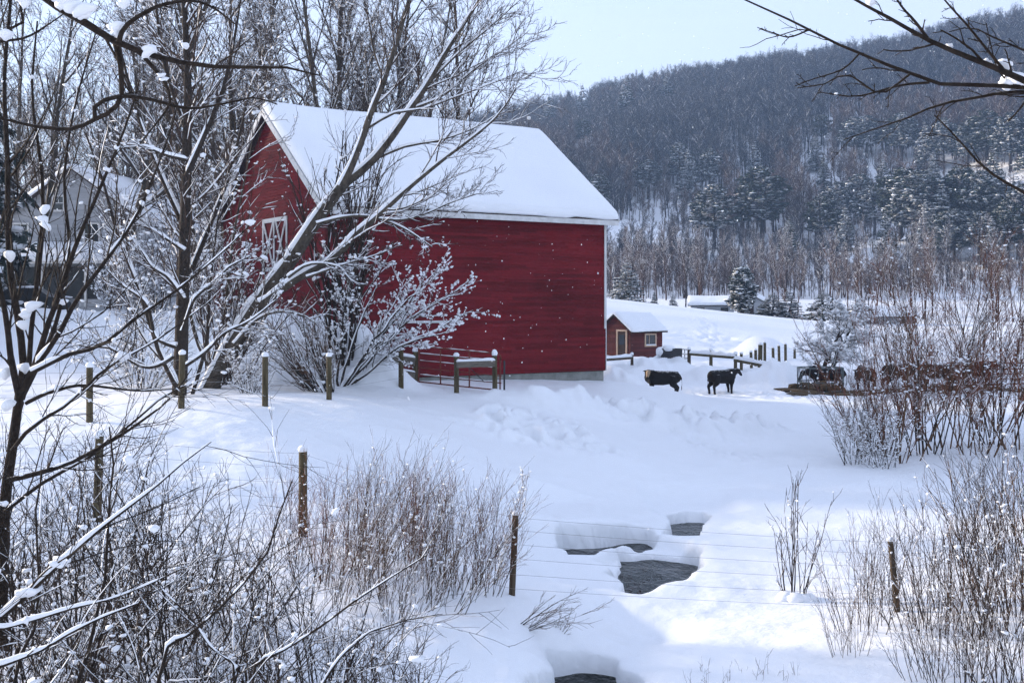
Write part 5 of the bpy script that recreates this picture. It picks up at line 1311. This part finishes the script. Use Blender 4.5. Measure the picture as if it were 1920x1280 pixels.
# ---- thicket, lower left
vs_ = [shrub(R_(200 + k), 18, [2.3, 2.6, 2.0][k], .5, .4, .013, 8, 4, .015, .0036, .22, 110, (.012, .036), ([.15, -.05, .25][k], 0), (.35, .85), (.25, .5), .09, cover=.55) for k in range(3)]
for i, (px, Y, sc) in enumerate([(-40, 9.5, 1.0), (70, 10.5, 1.05), (150, 9.2, .9), (240, 11.5, 1.0), (330, 10.2, .95), (420, 11.8, .85), (500, 10.3, .85), (590, 12.4, .8), (660, 11.4, .75), (120, 13.5, 1.1), (320, 14.0, 1.0), (440, 15, .9), (-20, 15, 1.1), (220, 16, 1.0), (730, 12.6, .6)]):
    p = on_ground(px, Y); place_shrub(vs_[i % 3], p, i * 2.1, sc, 'tangled bare shrub with snow clumps ' + ('around the long snow ridged limb' if px < 260 and Y < 13 else 'behind the dark shrub tree near the fence' if px < 260 else 'below the round topped wooden post' if Y < 13.5 else 'left of the slender bushes by the post'), 'thicket of tangled shrubs left of the stream', BLK if i % 2 else DARK)
# ---- upright bush by the stream post
vs_ = [shrub(R_(220 + k), 22, 2.6, .30, .5, .0075, 7, 3, .012, .0032, .17, 70, (.014, .04), ([.05, .25, .15][k], 0), (.2, .55), (.25, .45), .05, cover=.5) for k in range(3)]
for i, (px, Y, sc) in enumerate([(600, 17.5, .80), (660, 18.2, .85), (715, 17.2, .82), (770, 18.4, .88), (820, 17.0, .86), (860, 17.8, .85), (900, 18.2, .80), (640, 16.3, .65), (750, 16.0, .6), (550, 18.6, .72), (690, 19.2, .85), (800, 19.3, .8)]):
    p = on_ground(px, Y); place_shrub(vs_[i % 3], p, 0.25 * math.sin(i * 3.3), sc * (.80 if i % 2 else .90), 'slender reddish brown bush in the stand beside the stream fence post', 'stand of slender bushes beside the stream', TAN if i % 3 else (M['bark_dark'], M['twig_red'], M['snow_soft']))
# low shoots lying right of the post
ms = shrub(R_(230), 7, 1.4, .25, .1, .008, 5, 3, -.02, .0035, .1, 10, (.012, .02), (1.6, -.1), (.2, .5), (.25, .5), .05)
place_shrub(ms, on_ground(955, 17.2), 0, 1.0, 'low shoots sprawling over the snow right of the stream post', None, TAN)
ms = shrub(R_(231), 10, .45, .4, .05, .005, 4, 2, 0, .003, .1, 6, (.01, .02), (.5, 0)); place_shrub(ms, on_ground(1038, 17.6), 0, 1.0, 'tiny twiggy tuft poking from the snow before the stream', None, TAN)
# seed heads with snow
ms = shrub(R_(232), 5, 2.1, .15, .05, .007, 6, 4, .0, .004, .3, 120, (.015, .035), (.25, 0), (.3, .6), (.1, .2), cover=.95); place_shrub(ms, on_ground(925, 18.8), 0, 1.0, 'tall seed stalk with snowy drooping tips behind the stream post', None, TAN)
# ---- shrub beside the stream
ms = shrub(R_(240), 11, 2.4, .16, .18, .012, 4, 2, .02, .0055, .15, 20, (.02, .04), (.0, 0), (.25, .6), (.2, .4), .05)
t_ = place_shrub(ms, on_ground(1488, 20.2), 0, .92, 'slim bare shrub standing alone in snow right of the stream', None, DARK)
m = MB(); r_ = R_(9); m.blobs(np.array([[-.15, -.05, 0], [.2, -.1, 0], [0, -.15, .02]]), np.array([[.22, .2, .14], [.25, .2, .12], [.2, .2, .12]]), r_, True, .05); m.build('snow_mound', M['snow_soft'], t_, smooth=True)
# ---- right bottom thicket
vs_ = [shrub(R_(250 + k), 19, 2.4, .26, .55, .0085, 6, 3, .015, .0036, .15, 36, (.016, .04), ([-.05, .05, -.15][k], 0), (.2, .6), (.22, .45), .06, cover=.5) for k in range(3)]
for i, (px, Y, sc) in enumerate([(1620, 18.0, .68), (1665, 19.4, .75), (1725, 17.8, .72), (1775, 18.6, .85), (1830, 17.2, .95), (1880, 18.4, 1.12), (1935, 17.0, 1.15), (1990, 18, 1.1), (1740, 15.5, .55), (1800, 15.2, .62), (1870, 15.0, .75), (1920, 14.6, .8), (1590, 16.8, .45), (1850, 21.5, 1.0), (1915, 22.5, 1.15)]):
    p = on_ground(px, Y); place_shrub(vs_[i % 3], p, .3 * math.sin(i * 2.7), sc, ('upright bare shrub in the snowy thicket left of the leaning post' if px < 1690 else 'upright bare shrub in the snowy thicket right of the leaning post' if Y > 16 else 'short bare shrub in front of the leaning post thicket'), 'thicket round the leaning fence post', TAN if i % 3 == 0 else DARK)
# thin stalks poking from the snow, bottom right
for i, (px, py) in enumerate([(1318, 1235), (1352, 1262), (1365, 1250), (1392, 1235), (1420, 1250), (1440, 1240), (1470, 1255), (1500, 1245), (1300, 1262), (1330, 1270)]):
    pw = Wg(px, py, .5); ms = shrub(R_(270 + i), 3, .55, .2, .06, .0035, 2, 1, .0, .0022, 0, 0)
    place_shrub(ms, (pw[0], pw[1], H(pw[0], pw[1])), i, R_(i).uniform(.5, 1.1), 'few dry stalks poking from smooth snow right of the stream', 'dry stalks poking from the snow', TAN, 'dry_stalks')
# ---- tall reddish thicket, right
vs_ = [shrub(R_(280 + k), 11, 6.3, .38, .55, .021, 8, 5, .03, .006, .15, 170, (.022, .05), (0, 0), (.25, .6), (.2, .38), .06, cover=.4, k3=2) for k in range(3)]
lab = 'tall red brown bare shrub rising right of the feeder'
for i, (px, Y, sc) in enumerate([(1600, 37, .55), (1650, 36, .80), (1692, 34.5, .92), (1740, 36.5, 1.0), (1785, 38, 1.05), (1830, 36, .95), (1880, 38.5, 1.0), (1925, 36.5, 1.02), (1975, 38, 1.0), (1720, 41, 1.05), (1860, 43, 1.05)]):
    p = on_ground(px, Y); place_shrub(vs_[i % 3], p, i * 1.7, sc, lab, 'tall red brown shrubs right of the feeder', RED if i in (1, 2, 3, 4, 6, 9, 10) else TAN)
vs_ = [shrub(R_(290 + k), 16, 2.6, .5, .6, .016, 6, 4, .02, .0055, .24, 330, (.025, .065), (-.15 * k, 0), (.3, .7), (.25, .45), .07, cover=.8) for k in range(2)]
for i, (px, Y, sc) in enumerate([(1605, 34.5, .65), (1660, 33.6, .6), (1640, 37.5, .9)]):
    p = on_ground(px, Y); place_shrub(vs_[i % 2], p, i * 1.1, sc, 'low snow loaded shrub at the foot of the red brown shrubs', 'low snowy shrubs under the red brown shrubs', DARK if i % 2 else TAN)
# ---- snow white apple tree by the feeder
thick, fine, sn = bare_tree(R_(300), 4.4, .16, 14, 9, 8, 3, -.01, (.7, 1.2), .2, .42, .013, (.35, 0), 2, (1300, .05, .11), 3, .62)
ap = on_ground(1540, 66)
t_ = thing('apple_tree', 'small crooked apple tree white with snow behind the ring feeder', 'tree', ap); tree_parts(t_, thick, fine, sn, M['bark_dark'], M['twig_white'])

# ------------------------------------------------------------------ overhanging limbs near the camera
def overhang(name, label, Y, limbs, twk, base, clump_px, seed):
    rng = R_(seed); bz = np.array(base, float); bz[2] = H(bz[0], bz[1])
    t = thing(name, label, 'tree', bz); thick, fine, sn = MB(), MB(), MB(); allp, allr, allL = [], [], []
    for L_, dy, r0, r1, n in limbs:
        if len(L_[0]) == 3 and L_[0][2] == 'w':
            P_ = spline([np.array(q[:3], float) if not isinstance(q[2], str) else bz + np.array([0, 0, q[0]]) for q in L_], n); Rr = np.linspace(r0, r1, n)
        else: P_, Rr = trace(L_, Y + dy, n, r0, r1)
        thick.tubes(P_[None], Rr[None], 8); Pd = spline(P_, 40); Rd = np.interp(np.linspace(0, 1, 40), np.linspace(0, 1, n), Rr)
        allp.append(spline(P_, 15)); allr.append(np.interp(np.linspace(0, 1, 15), np.linspace(0, 1, n), Rr)); allL.append(np.linalg.norm(np.diff(P_, axis=0), axis=1).sum())
    A = np.array(allp[1:]); Ar = np.array(allr[1:]); AL = np.array(allL[1:])
    p, d, L, r = sprout(A, Ar, AL, twk, rng, .15, 1, (.4, .9), (.08, .22), (.3, .5), .002, .2); L = np.minimum(L, .32)
    p2, r2 = grow(p, d, L, r, 6, rng, .13, .0, .5); fine.tubes(p2, r2, 4)
    p, d, L3, r = sprout(p2, r2, L, 3, rng, .2, 1, (.5, 1.0), (.15, .4), (.6, .85), .0015, .3)
    p3, r3 = grow(p, d, L3, r, 3, rng, .12, .0, .7); fine.tubes(p3, r3, 3)
    for (px, py, s) in clump_px:
        q = W(px, py, Y); sn.blobs(q + rng.normal(0, s * .35, (3, 3)), np.array([[s, s * .9, s * .75]] * 3) * rng.uniform(.7, 1.0, (3, 1)), rng, True, .05, wedge=.35)
    tree_parts(t, thick, fine, sn, M['bark_black'], M['bark_black'], org=bz)
RY = 5.0
rb_ = (4.6, 5.6, 0)
top = W(2080, 175, RY + .3)
overhang('overhanging_tree', 'dark bare boughs hanging in against the hill from a tree beyond the frame', RY, [
 ([(-.4, 0, 'w'), (4.6, 5.6, 3.0), (4.55, 5.5, 5.2), (4.3, 5.4, 7.4), (4.4, 5.4, 9.0)], 0, .13, .05, 12),
 ([(2990, -140, .5), (2500, 120, .4), (2080, 175, .2), (1920, 162), (1830, 160), (1740, 154), (1660, 120), (1585, 90), (1510, 50), (1435, 20), (1388, -4)], 0, .025, .0035, 20),
 ([(2080, 200, .2), (1985, 170, .1), (1920, 152), (1885, 135), (1810, 105), (1740, 75), (1660, 30), (1603, 0), (1560, -30)], -.05, .02, .0045, 16),
 ([(1742, 76), (1715, 40), (1690, 12), (1668, -25)], -.05, .008, .003, 10),
 ([(1886, 136), (1852, 95), (1812, 46), (1775, 5), (1750, -30)], -.05, .007, .003, 12),
 ([(1742, 155), (1690, 160), (1612, 180), (1570, 178), (1538, 173)], 0, .006, .002, 12),
 ([(2060, 190, .2), (1912, 172), (1840, 182), (1762, 196), (1700, 222), (1652, 238), (1582, 262)], .05, .011, .002, 14),
 ([(2120, 470, .2), (1990, 395, .1), (1922, 362), (1880, 338), (1842, 312), (1792, 256), (1752, 216)], .1, .012, .003, 14),
 ([(1990, 120, .1), (1922, 95), (1862, 70), (1822, 52), (1780, 60)], -.1, .007, .002, 10),
 ([(1705, 140), (1650, 175), (1590, 140), (1545, 158), (1495, 165)], -.02, .005, .002, 10),
 ([(1612, 100), (1580, 130), (1520, 150), (1490, 162)], .02, .004, .0018, 10),
 ([(1520, 55), (1480, 70), (1450, 62), (1420, 52)], .02, .004, .0018, 10),
], 9, rb_, [(1890, 122, .032), (1896, 150, .035), (1852, 114, .018), (1780, 88, .012), (1568, 176, .006), (1630, 4, .02), (1915, 155, .02)], 61)
OY = 6.0
overhang('overhanging_maple', 'dark crooked boughs with snow lumps hanging in before the farmhouse woods', OY, [
 ([(-.4, 0, 'w'), (-4.6, 6.4, 4.0), (-4.4, 6.3, 6.5), (-4.5, 6.3, 9.5)], 0, .16, .07, 12),
 ([(-680, -420, .3), (-350, -260, .2), (-60, -110, .1), (90, 0), (128, 24), (161, 44), (208, 74), (259, 95), (309, 113), (366, 119), (437, 129), (517, 122), (560, 136), (600, 142)], 0, .055, .004, 24),
 ([(222, 80), (232, 54), (255, 34), (302, 10), (363, 2), (403, 17), (440, 45)], -.05, .014, .004, 14),
 ([(216, 80), (225, 114), (228, 161), (225, 190), (200, 214), (178, 224), (134, 242), (67, 237), (0, 222), (-60, 215)], .05, .016, .005, 18),
 ([(178, 224), (174, 208), (188, 191), (232, 180), (289, 188), (336, 201), (370, 203), (437, 191), (477, 183), (520, 196)], .05, .013, .003, 16),
 ([(259, 96), (285, 124), (304, 148), (316, 168), (317, 198), (290, 235), (262, 270)], .0, .012, .003, 12),
 ([(-680, -420, .3), (-300, -40, .1), (0, 77), (30, 55), (46, 34), (36, 0), (30, -40)], .1, .03, .006, 14),
 ([(0, 78), (50, 70), (100, 40), (125, 22)], .08, .008, .003, 10),
], 7, (-4.6, 6.4, 0), [(140, 14, .05), (155, 26, .045), (120, 4, .05), (217, 56, .042), (226, 66, .03), (287, 92, .035), (302, 142, .025), (350, 85, .018), (240, 10, .035), (10, 70, .03), (45, 5, .03)], 62)
# ------------------------------------------------------------------ conifers
def conifer(rng, Ht=14, Rb=3.0, kind='spruce', nw=26, dens=1.0, sparse=.0, snow=1.0):
    thick, fine, sn = MB(), MB(), MB()
    tp, tr = grow(np.array([[0, 0, -.3]]), np.array([[0, 0, 1.0]]), np.array([Ht + .3]), np.array([Ht * .018]), 10, rng, .015, .02, .1); thick.tubes(tp, tr, 7)
    PP, DD, LL = [], [], []
    z0 = {'spruce': .05, 'pine': .28, 'cedar': .02}[kind]
    for k in range(nw):
        f = z0 + (1 - z0) * (k + rng.random() * .6) / nw; g = (f - z0) / (1 - z0)
        prof = {'spruce': (1 - g) ** .85, 'pine': math.sin(min(1, (g + .18) / 1.16) * math.pi) ** .7 * (1 - g * .45), 'cedar': (1 - g ** 2.6) ** .6}[kind]
        nb = int(9 * dens) if kind != 'pine' else int(7 * dens)
        for j in range(nb):
            if rng.random() < sparse: continue
            a = rng.uniform(0, 6.283); L = max(.25, Rb * prof * rng.uniform(.65, 1.15))
            el = {'spruce': -.05 + .5 * g, 'pine': .15 + .5 * g, 'cedar': .7 + .4 * g}[kind] + rng.normal(0, .1)
            PP.append([0, 0, f * Ht]); DD.append([math.cos(a) * math.cos(el), math.sin(a) * math.cos(el), math.sin(el)]); LL.append(L)
    PP, DD, LL = np.array(PP), np.array(DD), np.array(LL)
    up = {'spruce': -.03, 'pine': .05, 'cedar': .12}[kind]
    b, br = grow(PP, DD, LL, np.maximum(LL * .018, .015), 6, rng, .06, up, .3); thick.tubes(b, br, 4)
    # sprays of needles: narrow leaf-shaped faces set along each bough
    kk = int(48 * dens); N = len(b); I = np.repeat(np.arange(N), kk); t = np.sqrt(rng.uniform(.04 if kind != 'pine' else .25, 1, N * kk)); f = np.clip(t * 6, 0, 5.99); i = f.astype(int); q = (f - i)[:, None]
    p = b[I, i] * (1 - q) + b[I, i + 1] * q; T = unit(b[I, i + 1] - b[I, i])
    w = rng.normal(0, 1, (N * kk, 3)) * [1, 1, .55]; w = unit(w - T * (w * T).sum(1, keepdims=True))
    d = unit(T * rng.uniform(.3, 1.0, (N * kk, 1)) + w); ln = (LL[I] ** .6) * rng.uniform(.16, .34, N * kk) * (1.25 if kind == 'pine' else 1); wd = ln * rng.uniform(.35, .65, N * kk)
    s = unit(np.cross(d, rng.normal(0, .5, (N * kk, 3)) + [0, 0, 1.0]))
    V = np.stack([p, p + d * (ln * .5)[:, None] + s * wd[:, None] * .5, p + d * ln[:, None] - np.stack([0 * ln, 0 * ln, ln * .15], 1), p + d * (ln * .5)[:, None] - s * wd[:, None] * .5], 1).reshape(-1, 3)
    fine.add(V, np.arange(len(V)).reshape(-1, 4))
    # pads of snow on the boughs
    ns = int(N * 3.2 * snow); j = rng.integers(0, N, ns); t = rng.uniform(.35, 1, ns); f = np.clip(t * 6, 0, 5.99); i = f.astype(int); q = (f - i)[:, None]
    p = b[j, i] * (1 - q) + b[j, i + 1] * q; sz = (LL[j] ** .5) * rng.uniform(.10, .24, ns); p[:, 2] += sz * .35
    sn.blobs(p, np.stack([sz * rng.uniform(.8, 1.5, ns), sz * rng.uniform(.8, 1.5, ns), sz * .38], 1), rng, False, .25)
    return thick.mesh('trunk', True), fine.mesh('crown'), sn.mesh('crown_snow', True)
NG = (M['bark_dark'], M['needle'], M['snow_soft']); NB = (M['bark_dark'], M['needle_blue'], M['snow_soft'])
con = {'spruce': [conifer(R_(400 + k), 14, 3.0, 'spruce', 24, 1.0) for k in range(2)], 'pine': [conifer(R_(410 + k), 16, 4.4, 'pine', 17, 1.3, .12, 1.0) for k in range(3)], 'cedar': [conifer(R_(420), 6.5, 2.4, 'cedar', 26, 1.3, 0, .7)]}
rs_hill = np.linspace(236, 640, 405)
def hill_at(px, py):
    """where the sight line through (px, py) meets the hillside"""
    tx = (px - 960) / F; cs = 1 / math.sqrt(1 + tx * tx); Y = rs_hill * cs
    z = height(tx * Y, Y); yy = HY - (z - HC) / Y * F
    k = int(np.argmax(yy <= py)) if (yy <= py).any() else len(Y) - 1
    return np.array([tx * Y[k], Y[k], z[k]])
HC_LIST = [  # column, crown top row, crown foot row, kind
 (1340, 350, 445, 'p'), (1428, 318, 435, 'p'), (1330, 282, 345, 'p'), (1275, 270, 330, 'p'), (1290, 285, 350, 's'), (1215, 302, 352, 'p'), (1415, 270, 330, 's'), (1540, 218, 250, 'p'), (1600, 222, 275, 'p'), (1625, 220, 275, 'p'), (1530, 255, 300, 's'), (1545, 292, 340, 's'), (1570, 345, 420, 'p'), (1540, 370, 440, 'p'), (1585, 388, 450, 's'), (1480, 410, 470, 's'), 
 (1690, 320, 430, 'p'), (1725, 325, 440, 'p'), (1765, 345, 450, 's'), (1800, 318, 430, 'p'), (1845, 325, 440, 'p'), (1862, 280, 360, 's'), (1735, 380, 465, 's'), (1790, 395, 470, 'p'), (1835, 400, 470, 'p'), (1890, 380, 470, 'p'), (1920, 350, 450, 'p'), (1690, 215, 280, 'p'), (1735, 235, 300, 's'), (1770, 225, 295, 'p'), (1815, 230, 300, 'p'), (1850, 210, 290, 'p'), (1895, 215, 300, 'p'), (1930, 220, 300, 's'), (1095, 225, 255, 'p'), (1175, 145, 195, 's'), (1092, 160, 200, 's'), (1250, 140, 175, 's'), (1120, 330, 385, 'p'), (1660, 400, 460, 's'), (1750, 290, 350, 's'),
 (1610, 330, 400, 'p'), (1640, 350, 420, 'p'), (1655, 300, 360, 's'), (1710, 345, 440, 'p'), (1745, 335, 430, 'p'), (1820, 345, 440, 'p'), (1870, 340, 440, 'p'), (1905, 330, 430, 's'), (1770, 400, 470, 'p'), (1860, 410, 480, 's'), (1030, 180, 220, 's'), (1060, 300, 350, 'p'),
]
CLEAR = []
for i, (px, ty, fy, kd) in enumerate(HC_LIST):
    q = hill_at(px, fy + 22); base_h = {'p': 16, 's': 14}[kd]
    Ht = (((HY - ty) / F * q[1] + HC) - q[2]) * 1.06; sc = max(.5, Ht / base_h); wsc = sc * R_(i).uniform(1.45, 1.9) * (.8 if kd == 's' else 1)
    CLEAR.append((math.atan2(q[0], q[1]), math.hypot(q[0], q[1]), 3.4 * wsc / q[1], HY - fy))
    pr = con['pine'][i % 3] if kd == 'p' else con['spruce'][i % 2]
    where = 'in the dark clump high on the hill behind the boughs' if px > 1640 and ty < 262 else 'in the dense clump uphill of the red brown shrubs' if px > 1640 else 'on the slope above the white apple tree' if px > 1475 else 'on the slope above the rounded cedar' if px > 1310 else 'on the slope beyond the end of the barn roof'
    place_tree(pr, q, i * 1.9, (wsc, wsc, sc), ('broad snow dusted pine ' if kd == 'p' else 'narrow snow dusted spruce ') + where, 'tree', 'pines on the hillside' if kd == 'p' else 'spruces on the hillside', 'pine_tree' if kd == 'p' else 'spruce_tree', NG if i % 2 else NB)
def con_px(kind, v, px, fy, ty, Y, lab, name, mats, w=None):
    q = W(px, fy, Y); q[2] = min(q[2], H(q[0], Y) + 5) ; bh = {'spruce': 14, 'cedar': 6.5, 'pine': 16}[kind]; gz_ = H(q[0], Y)
    top_z = HC - (ty - HY) / F * Y; sc = (top_z - gz_) / bh
    ww = sc if w is None else w
    return place_tree(con[kind][v], (q[0], Y, gz_), v + px, (ww, ww, sc), lab, 'tree', None, name, mats)
con_px('spruce', 0, 1176, 556, 487, 160, 'snowy spruce standing at the field edge next to the barn corner', 'spruce_tree', NB, 1.05)
con_px('cedar', 0, 1391, 580, 506, 150, 'dense rounded cedar standing beside the low outbuilding', 'cedar_tree', NB, 1.2)
con_px('spruce', 1, 1448, 586, 548, 152, 'squat frosted evergreen just right of the rounded cedar', 'evergreen_bush', NB, .85)
con_px('spruce', 0, 1478, 590, 541, 150, 'frosted evergreen bush farther right of the rounded cedar', 'evergreen_bush', NB, .8)
con_px('spruce', 1, 1545, 600, 545, 145, 'frosted evergreen behind the snow white apple tree', 'evergreen_bush', NB, 1.0)
con_px('spruce', 0, 1610, 606, 556, 142, 'frosted evergreen behind the reddish shrubs near the far cabin', 'evergreen_bush', NB, .9)
con_px('spruce', 1, 1227, 565, 545, 158, 'little spruce at the field edge beneath the tall trunks', 'spruce_tree', NB, .22)
con_px('spruce', 0, 1262, 567, 549, 158, 'very small spruce among trunks at the crest of the field', 'spruce_tree', NB, .24)
con_px('spruce', 1, 1400, 578, 560, 155, 'tiny snow covered fir in front of the rounded cedar', 'fir_sapling', NB, .17)

# unseen spruces added just past the left edge to keep sun off the gable
for i, (x, y) in enumerate([(-28, 49), (-30, 53), (-28.5, 57), (-31, 60.5), (-29.5, 64), (-34, 50), (-35, 56), (-36, 62)]):
    place_tree(con['spruce'][i % 2], (x, y, H(x, y) - .2), i * 1.3, (1.3, 1.3, 1.45), 'tall dark unseen spruce added to shade the barn gable', 'tree', 'unseen spruces added to shade the barn gable', 'spruce_tree', NG)

# ------------------------------------------------------------------ trees at the foot of the hill: each its own
foot = []
for k in range(4):
    thick, fine, sn = bare_tree(R_(600 + k), 19, .19, 15, 6, 5, 0, .09, (.35, .7), [.35, .3, .45, .4][k], .25, .026, (0, 0), [1, 2, 1, 1][k], (0, .12, .28), 3, .34)
    foot.append((thick.mesh('trunk', True), fine.mesh('crown'), sn.mesh('crown_snow', True)))
WARM = (M['far_bark_warm'], M['far_bark_warm'], M['snow_soft']); COOL = (M['far_bark'], M['far_bark'], M['snow_soft'])
for i in range(84):
    r_ = R_(650 + i); px = 1128 + (i % 42) * 20 + r_.normal(0, 22); Y = r_.uniform(196, 222) if i < 42 else r_.uniform(226, 262)
    if px > 1480 and i < 42: Y = r_.uniform(165, 195)
    x = (px - 960) / F * Y; warm = r_.random() < (.6 if px < 1480 else .25)
    place_tree(foot[i % 4], (x, Y, H(x, Y) - .2), r_.uniform(0, 6.28), r_.uniform(.40, .70) * (1 if i < 42 else 1.1), ('warm brown' if warm else 'grey') + ' bare tree at the hill foot ' + ('behind the field crest next to the barn' if px < 1310 else 'behind the cedar and low outbuilding' if px < 1480 else 'behind the red brown shrubs'), 'tree', 'brown trees at the hill foot' if warm else 'grey trees at the hill foot', 'bare_tree', WARM if warm else COOL)
# ------------------------------------------------------------------ the wooded hillside: one mass
src = bpy.data.collections.new('hillside_tree_shapes')
for k in range(6):
    rng = R_(700 + k); w_, s_ = MB(), MB()
    tp, tr = grow(np.array([[0, 0, -.5]]), np.array([[rng.normal(0, .05), rng.normal(0, .05), 1.0]]), np.array([15.0]), np.array([.22]), 6, rng, .04, .02, .25); w_.tubes(tp, tr, 5)
    p, d, L, r = sprout(tp, tr, np.array([15.0]), 16, rng, .35, 1, (.35, .75), (.22, .38), (.4, .6), .05, .4); p1, r1 = grow(p, d, L, r, 4, rng, .1, .07, .5); w_.tubes(p1, r1, 4); snow_on(s_, p1, r1, rng, .45, 3, .8)
    p, d, L2, r = sprout(p1, r1, L, 7, rng, .2, 1, (.4, .8), (.35, .6), (.5, .8), .04, .3); p2, r2 = grow(p, d, L2, r, 2, rng, .12, .06, .5); w_.tubes(p2, r2, 3)
    p, d, L3, r = sprout(p2, r2, L2, 4, rng, .2, 1, (.4, .8), (.4, .7), (.6, .9), .03, .3); p3, r3 = grow(p, d, L3, r, 1, rng, .12, .06, .5); w_.tubes(p3, r3, 3)
    nq = sum(len(q) for q in w_.P); w_.add(np.concatenate(s_.V), np.concatenate(s_.P))
    a = w_.mesh('hillside_tree'); a.materials.append([M['far_bark'], M['far_bark'], M['far_bark_warm']][k % 3]); a.materials.append(M['snow_soft'])
    mi = np.zeros(len(a.polygons), np.int32); mi[nq:] = 1; a.polygons.foreach_set('material_index', mi)
    o = bpy.data.objects.new('hillside_tree_shape', a); src.objects.link(o)
rng = R_(800)
def ngroup():
    ng = bpy.data.node_groups.new('forest', 'GeometryNodeTree')
    ng.interface.new_socket('Geometry', in_out='INPUT', socket_type='NodeSocketGeometry'); ng.interface.new_socket('Geometry', in_out='OUTPUT', socket_type='NodeSocketGeometry')
    n, l = ng.nodes, ng.links; gi = n.new('NodeGroupInput'); go = n.new('NodeGroupOutput'); ip = n.new('GeometryNodeInstanceOnPoints'); ci = n.new('GeometryNodeCollectionInfo')
    ci.inputs[0].default_value = src; ci.inputs['Separate Children'].default_value = True; ci.inputs['Reset Children'].default_value = True
    ip.inputs['Pick Instance'].default_value = True
    def attr(nm, ty):
        a = n.new('GeometryNodeInputNamedAttribute'); a.data_type = ty; a.inputs[0].default_value = nm; return a.outputs[0]
    l.new(gi.outputs[0], ip.inputs['Points']); l.new(ci.outputs[0], ip.inputs['Instance']); l.new(attr('vi', 'INT'), ip.inputs['Instance Index']); l.new(attr('rot', 'FLOAT_VECTOR'), ip.inputs['Rotation']); l.new(attr('sc', 'FLOAT_VECTOR'), ip.inputs['Scale']); l.new(ip.outputs[0], go.inputs[0])
    return ng
def forest(name, n, r0, r1, pxa, pxb, smin, smax, label):
    a0, a1 = math.atan((pxa - 960) / F), math.atan((pxb - 960) / F); aa = rng.uniform(a0, a1, n); r = np.sqrt(rng.uniform(r0 * r0, r1 * r1, n)); x, y = r * np.sin(aa), r * np.cos(aa)
    den = fbm(x / 45, y / 45, 3, 61); keep = den > -.42; s = rng.uniform(smin, smax, n) * (.5 + .5 * sstep(255, 400, r)); zt = height(x, y) + 15.5 * s; row = (zt - HC) / y * F
    for (ca, cr, cw, cf) in CLEAR: keep &= ~((np.abs(aa - ca) < cw) & (r < cr + 4) & (s > .42) & (row > cf - 4))
    x, y, s = x[keep], y[keep], s[keep]; n = len(x)
    me = bpy.data.meshes.new(name); me.vertices.add(n); V = np.stack([x, y, height(x, y)], 1).astype(np.float32); me.vertices.foreach_set('co', V.ravel())
    vi = rng.integers(0, 6, n); big = fbm(x / 70, y / 70, 2, 77) + rng.normal(0, .12, n); vi = np.where(big > .22 - .35 * (1 - sstep(260, 380, np.hypot(x, y))), (vi // 3) * 3 + 2, (vi // 3) * 3 + vi % 2)
    me.attributes.new('vi', 'INT', 'POINT').data.foreach_set('value', vi.astype(np.int32))
    rot = np.stack([rng.normal(0, .04, n), rng.normal(0, .04, n), rng.uniform(0, 6.28, n)], 1).astype(np.float32); me.attributes.new('rot', 'FLOAT_VECTOR', 'POINT').data.foreach_set('vector', rot.ravel())
    sc = np.stack([s * rng.uniform(.9, 1.2, n), s * rng.uniform(.9, 1.2, n), s], 1).astype(np.float32); me.attributes.new('sc', 'FLOAT_VECTOR', 'POINT').data.foreach_set('vector', sc.ravel())
    o = bpy.data.objects.new(name, me); COL.objects.link(o); md = o.modifiers.new('forest', 'NODES'); md.node_group = ngroup()
    return tag(o, label, 'forest', kind='stuff')
forest('hillside_forest', 11500, 238, 720, 880, 2250, .62, 1.05, 'dense mass of bare frosted trees clothing the whole hillside')
forest('foot_brush', 1100, 232, 300, 1100, 2100, .28, .6, 'low tangled brush under the trees at the foot of the hill')
forest('hillside_brush', 6500, 262, 640, 1000, 2150, .26, .42, 'low bare brush filling in beneath the trees on the hillside')
forest('ridge_forest', 1800, 240, 700, -250, 880, .6, 1.0, 'dense mass of bare frosted trees on the low ridge behind the barn')

# ------------------------------------------------------------------ falling snow
rng = R_(900); n = 1500
Y = rng.uniform(9, 41, n); px = rng.uniform(-40, 1960, n); py = rng.uniform(-40, 1000, n)
C = np.stack([(px - 960) / F * Y, Y, HC - (py - HY) / F * Y], 1); ok = C[:, 2] > height(C[:, 0], C[:, 1]) + .2; C = C[ok]
m = MB(); sz = rng.uniform(.003, .008, len(C)) * rng.choice([.7, 1, 1, 1.6], len(C)) * (C[:, 1] / 22)
m.blobs(C, np.stack([sz, sz, sz * rng.uniform(1, 1.7, len(C))], 1), rng, False, .2)
tag(m.build('falling_snow', M['snow_soft'], smooth=True), 'sparse snowflakes drifting down in front of the red barn', 'snowflakes', kind='stuff')

# ------------------------------------------------------------------ the cold air between here and the hill
m = MB(); m.box((150, 620, 105), (1500, 1280, 226)); hz_o = m.mesh('haze')
hmat = bpy.data.materials.new('haze_air'); hmat.use_nodes = True; hn = hmat.node_tree.nodes; hn.remove(hn['Principled BSDF'])
pv = hn.new('ShaderNodeVolumePrincipled'); pv.inputs['Color'].default_value = (0.42, 0.63, 1.0, 1); pv.inputs['Density'].default_value = 0.0004; pv.inputs['Anisotropy'].default_value = 0.3
hmat.node_tree.links.new(pv.outputs[0], hn['Material Output'].inputs['Volume'])
tag(obj('haze', hz_o, hmat), 'thin cold blue air filling the valley before the hill', 'haze', kind='stuff')
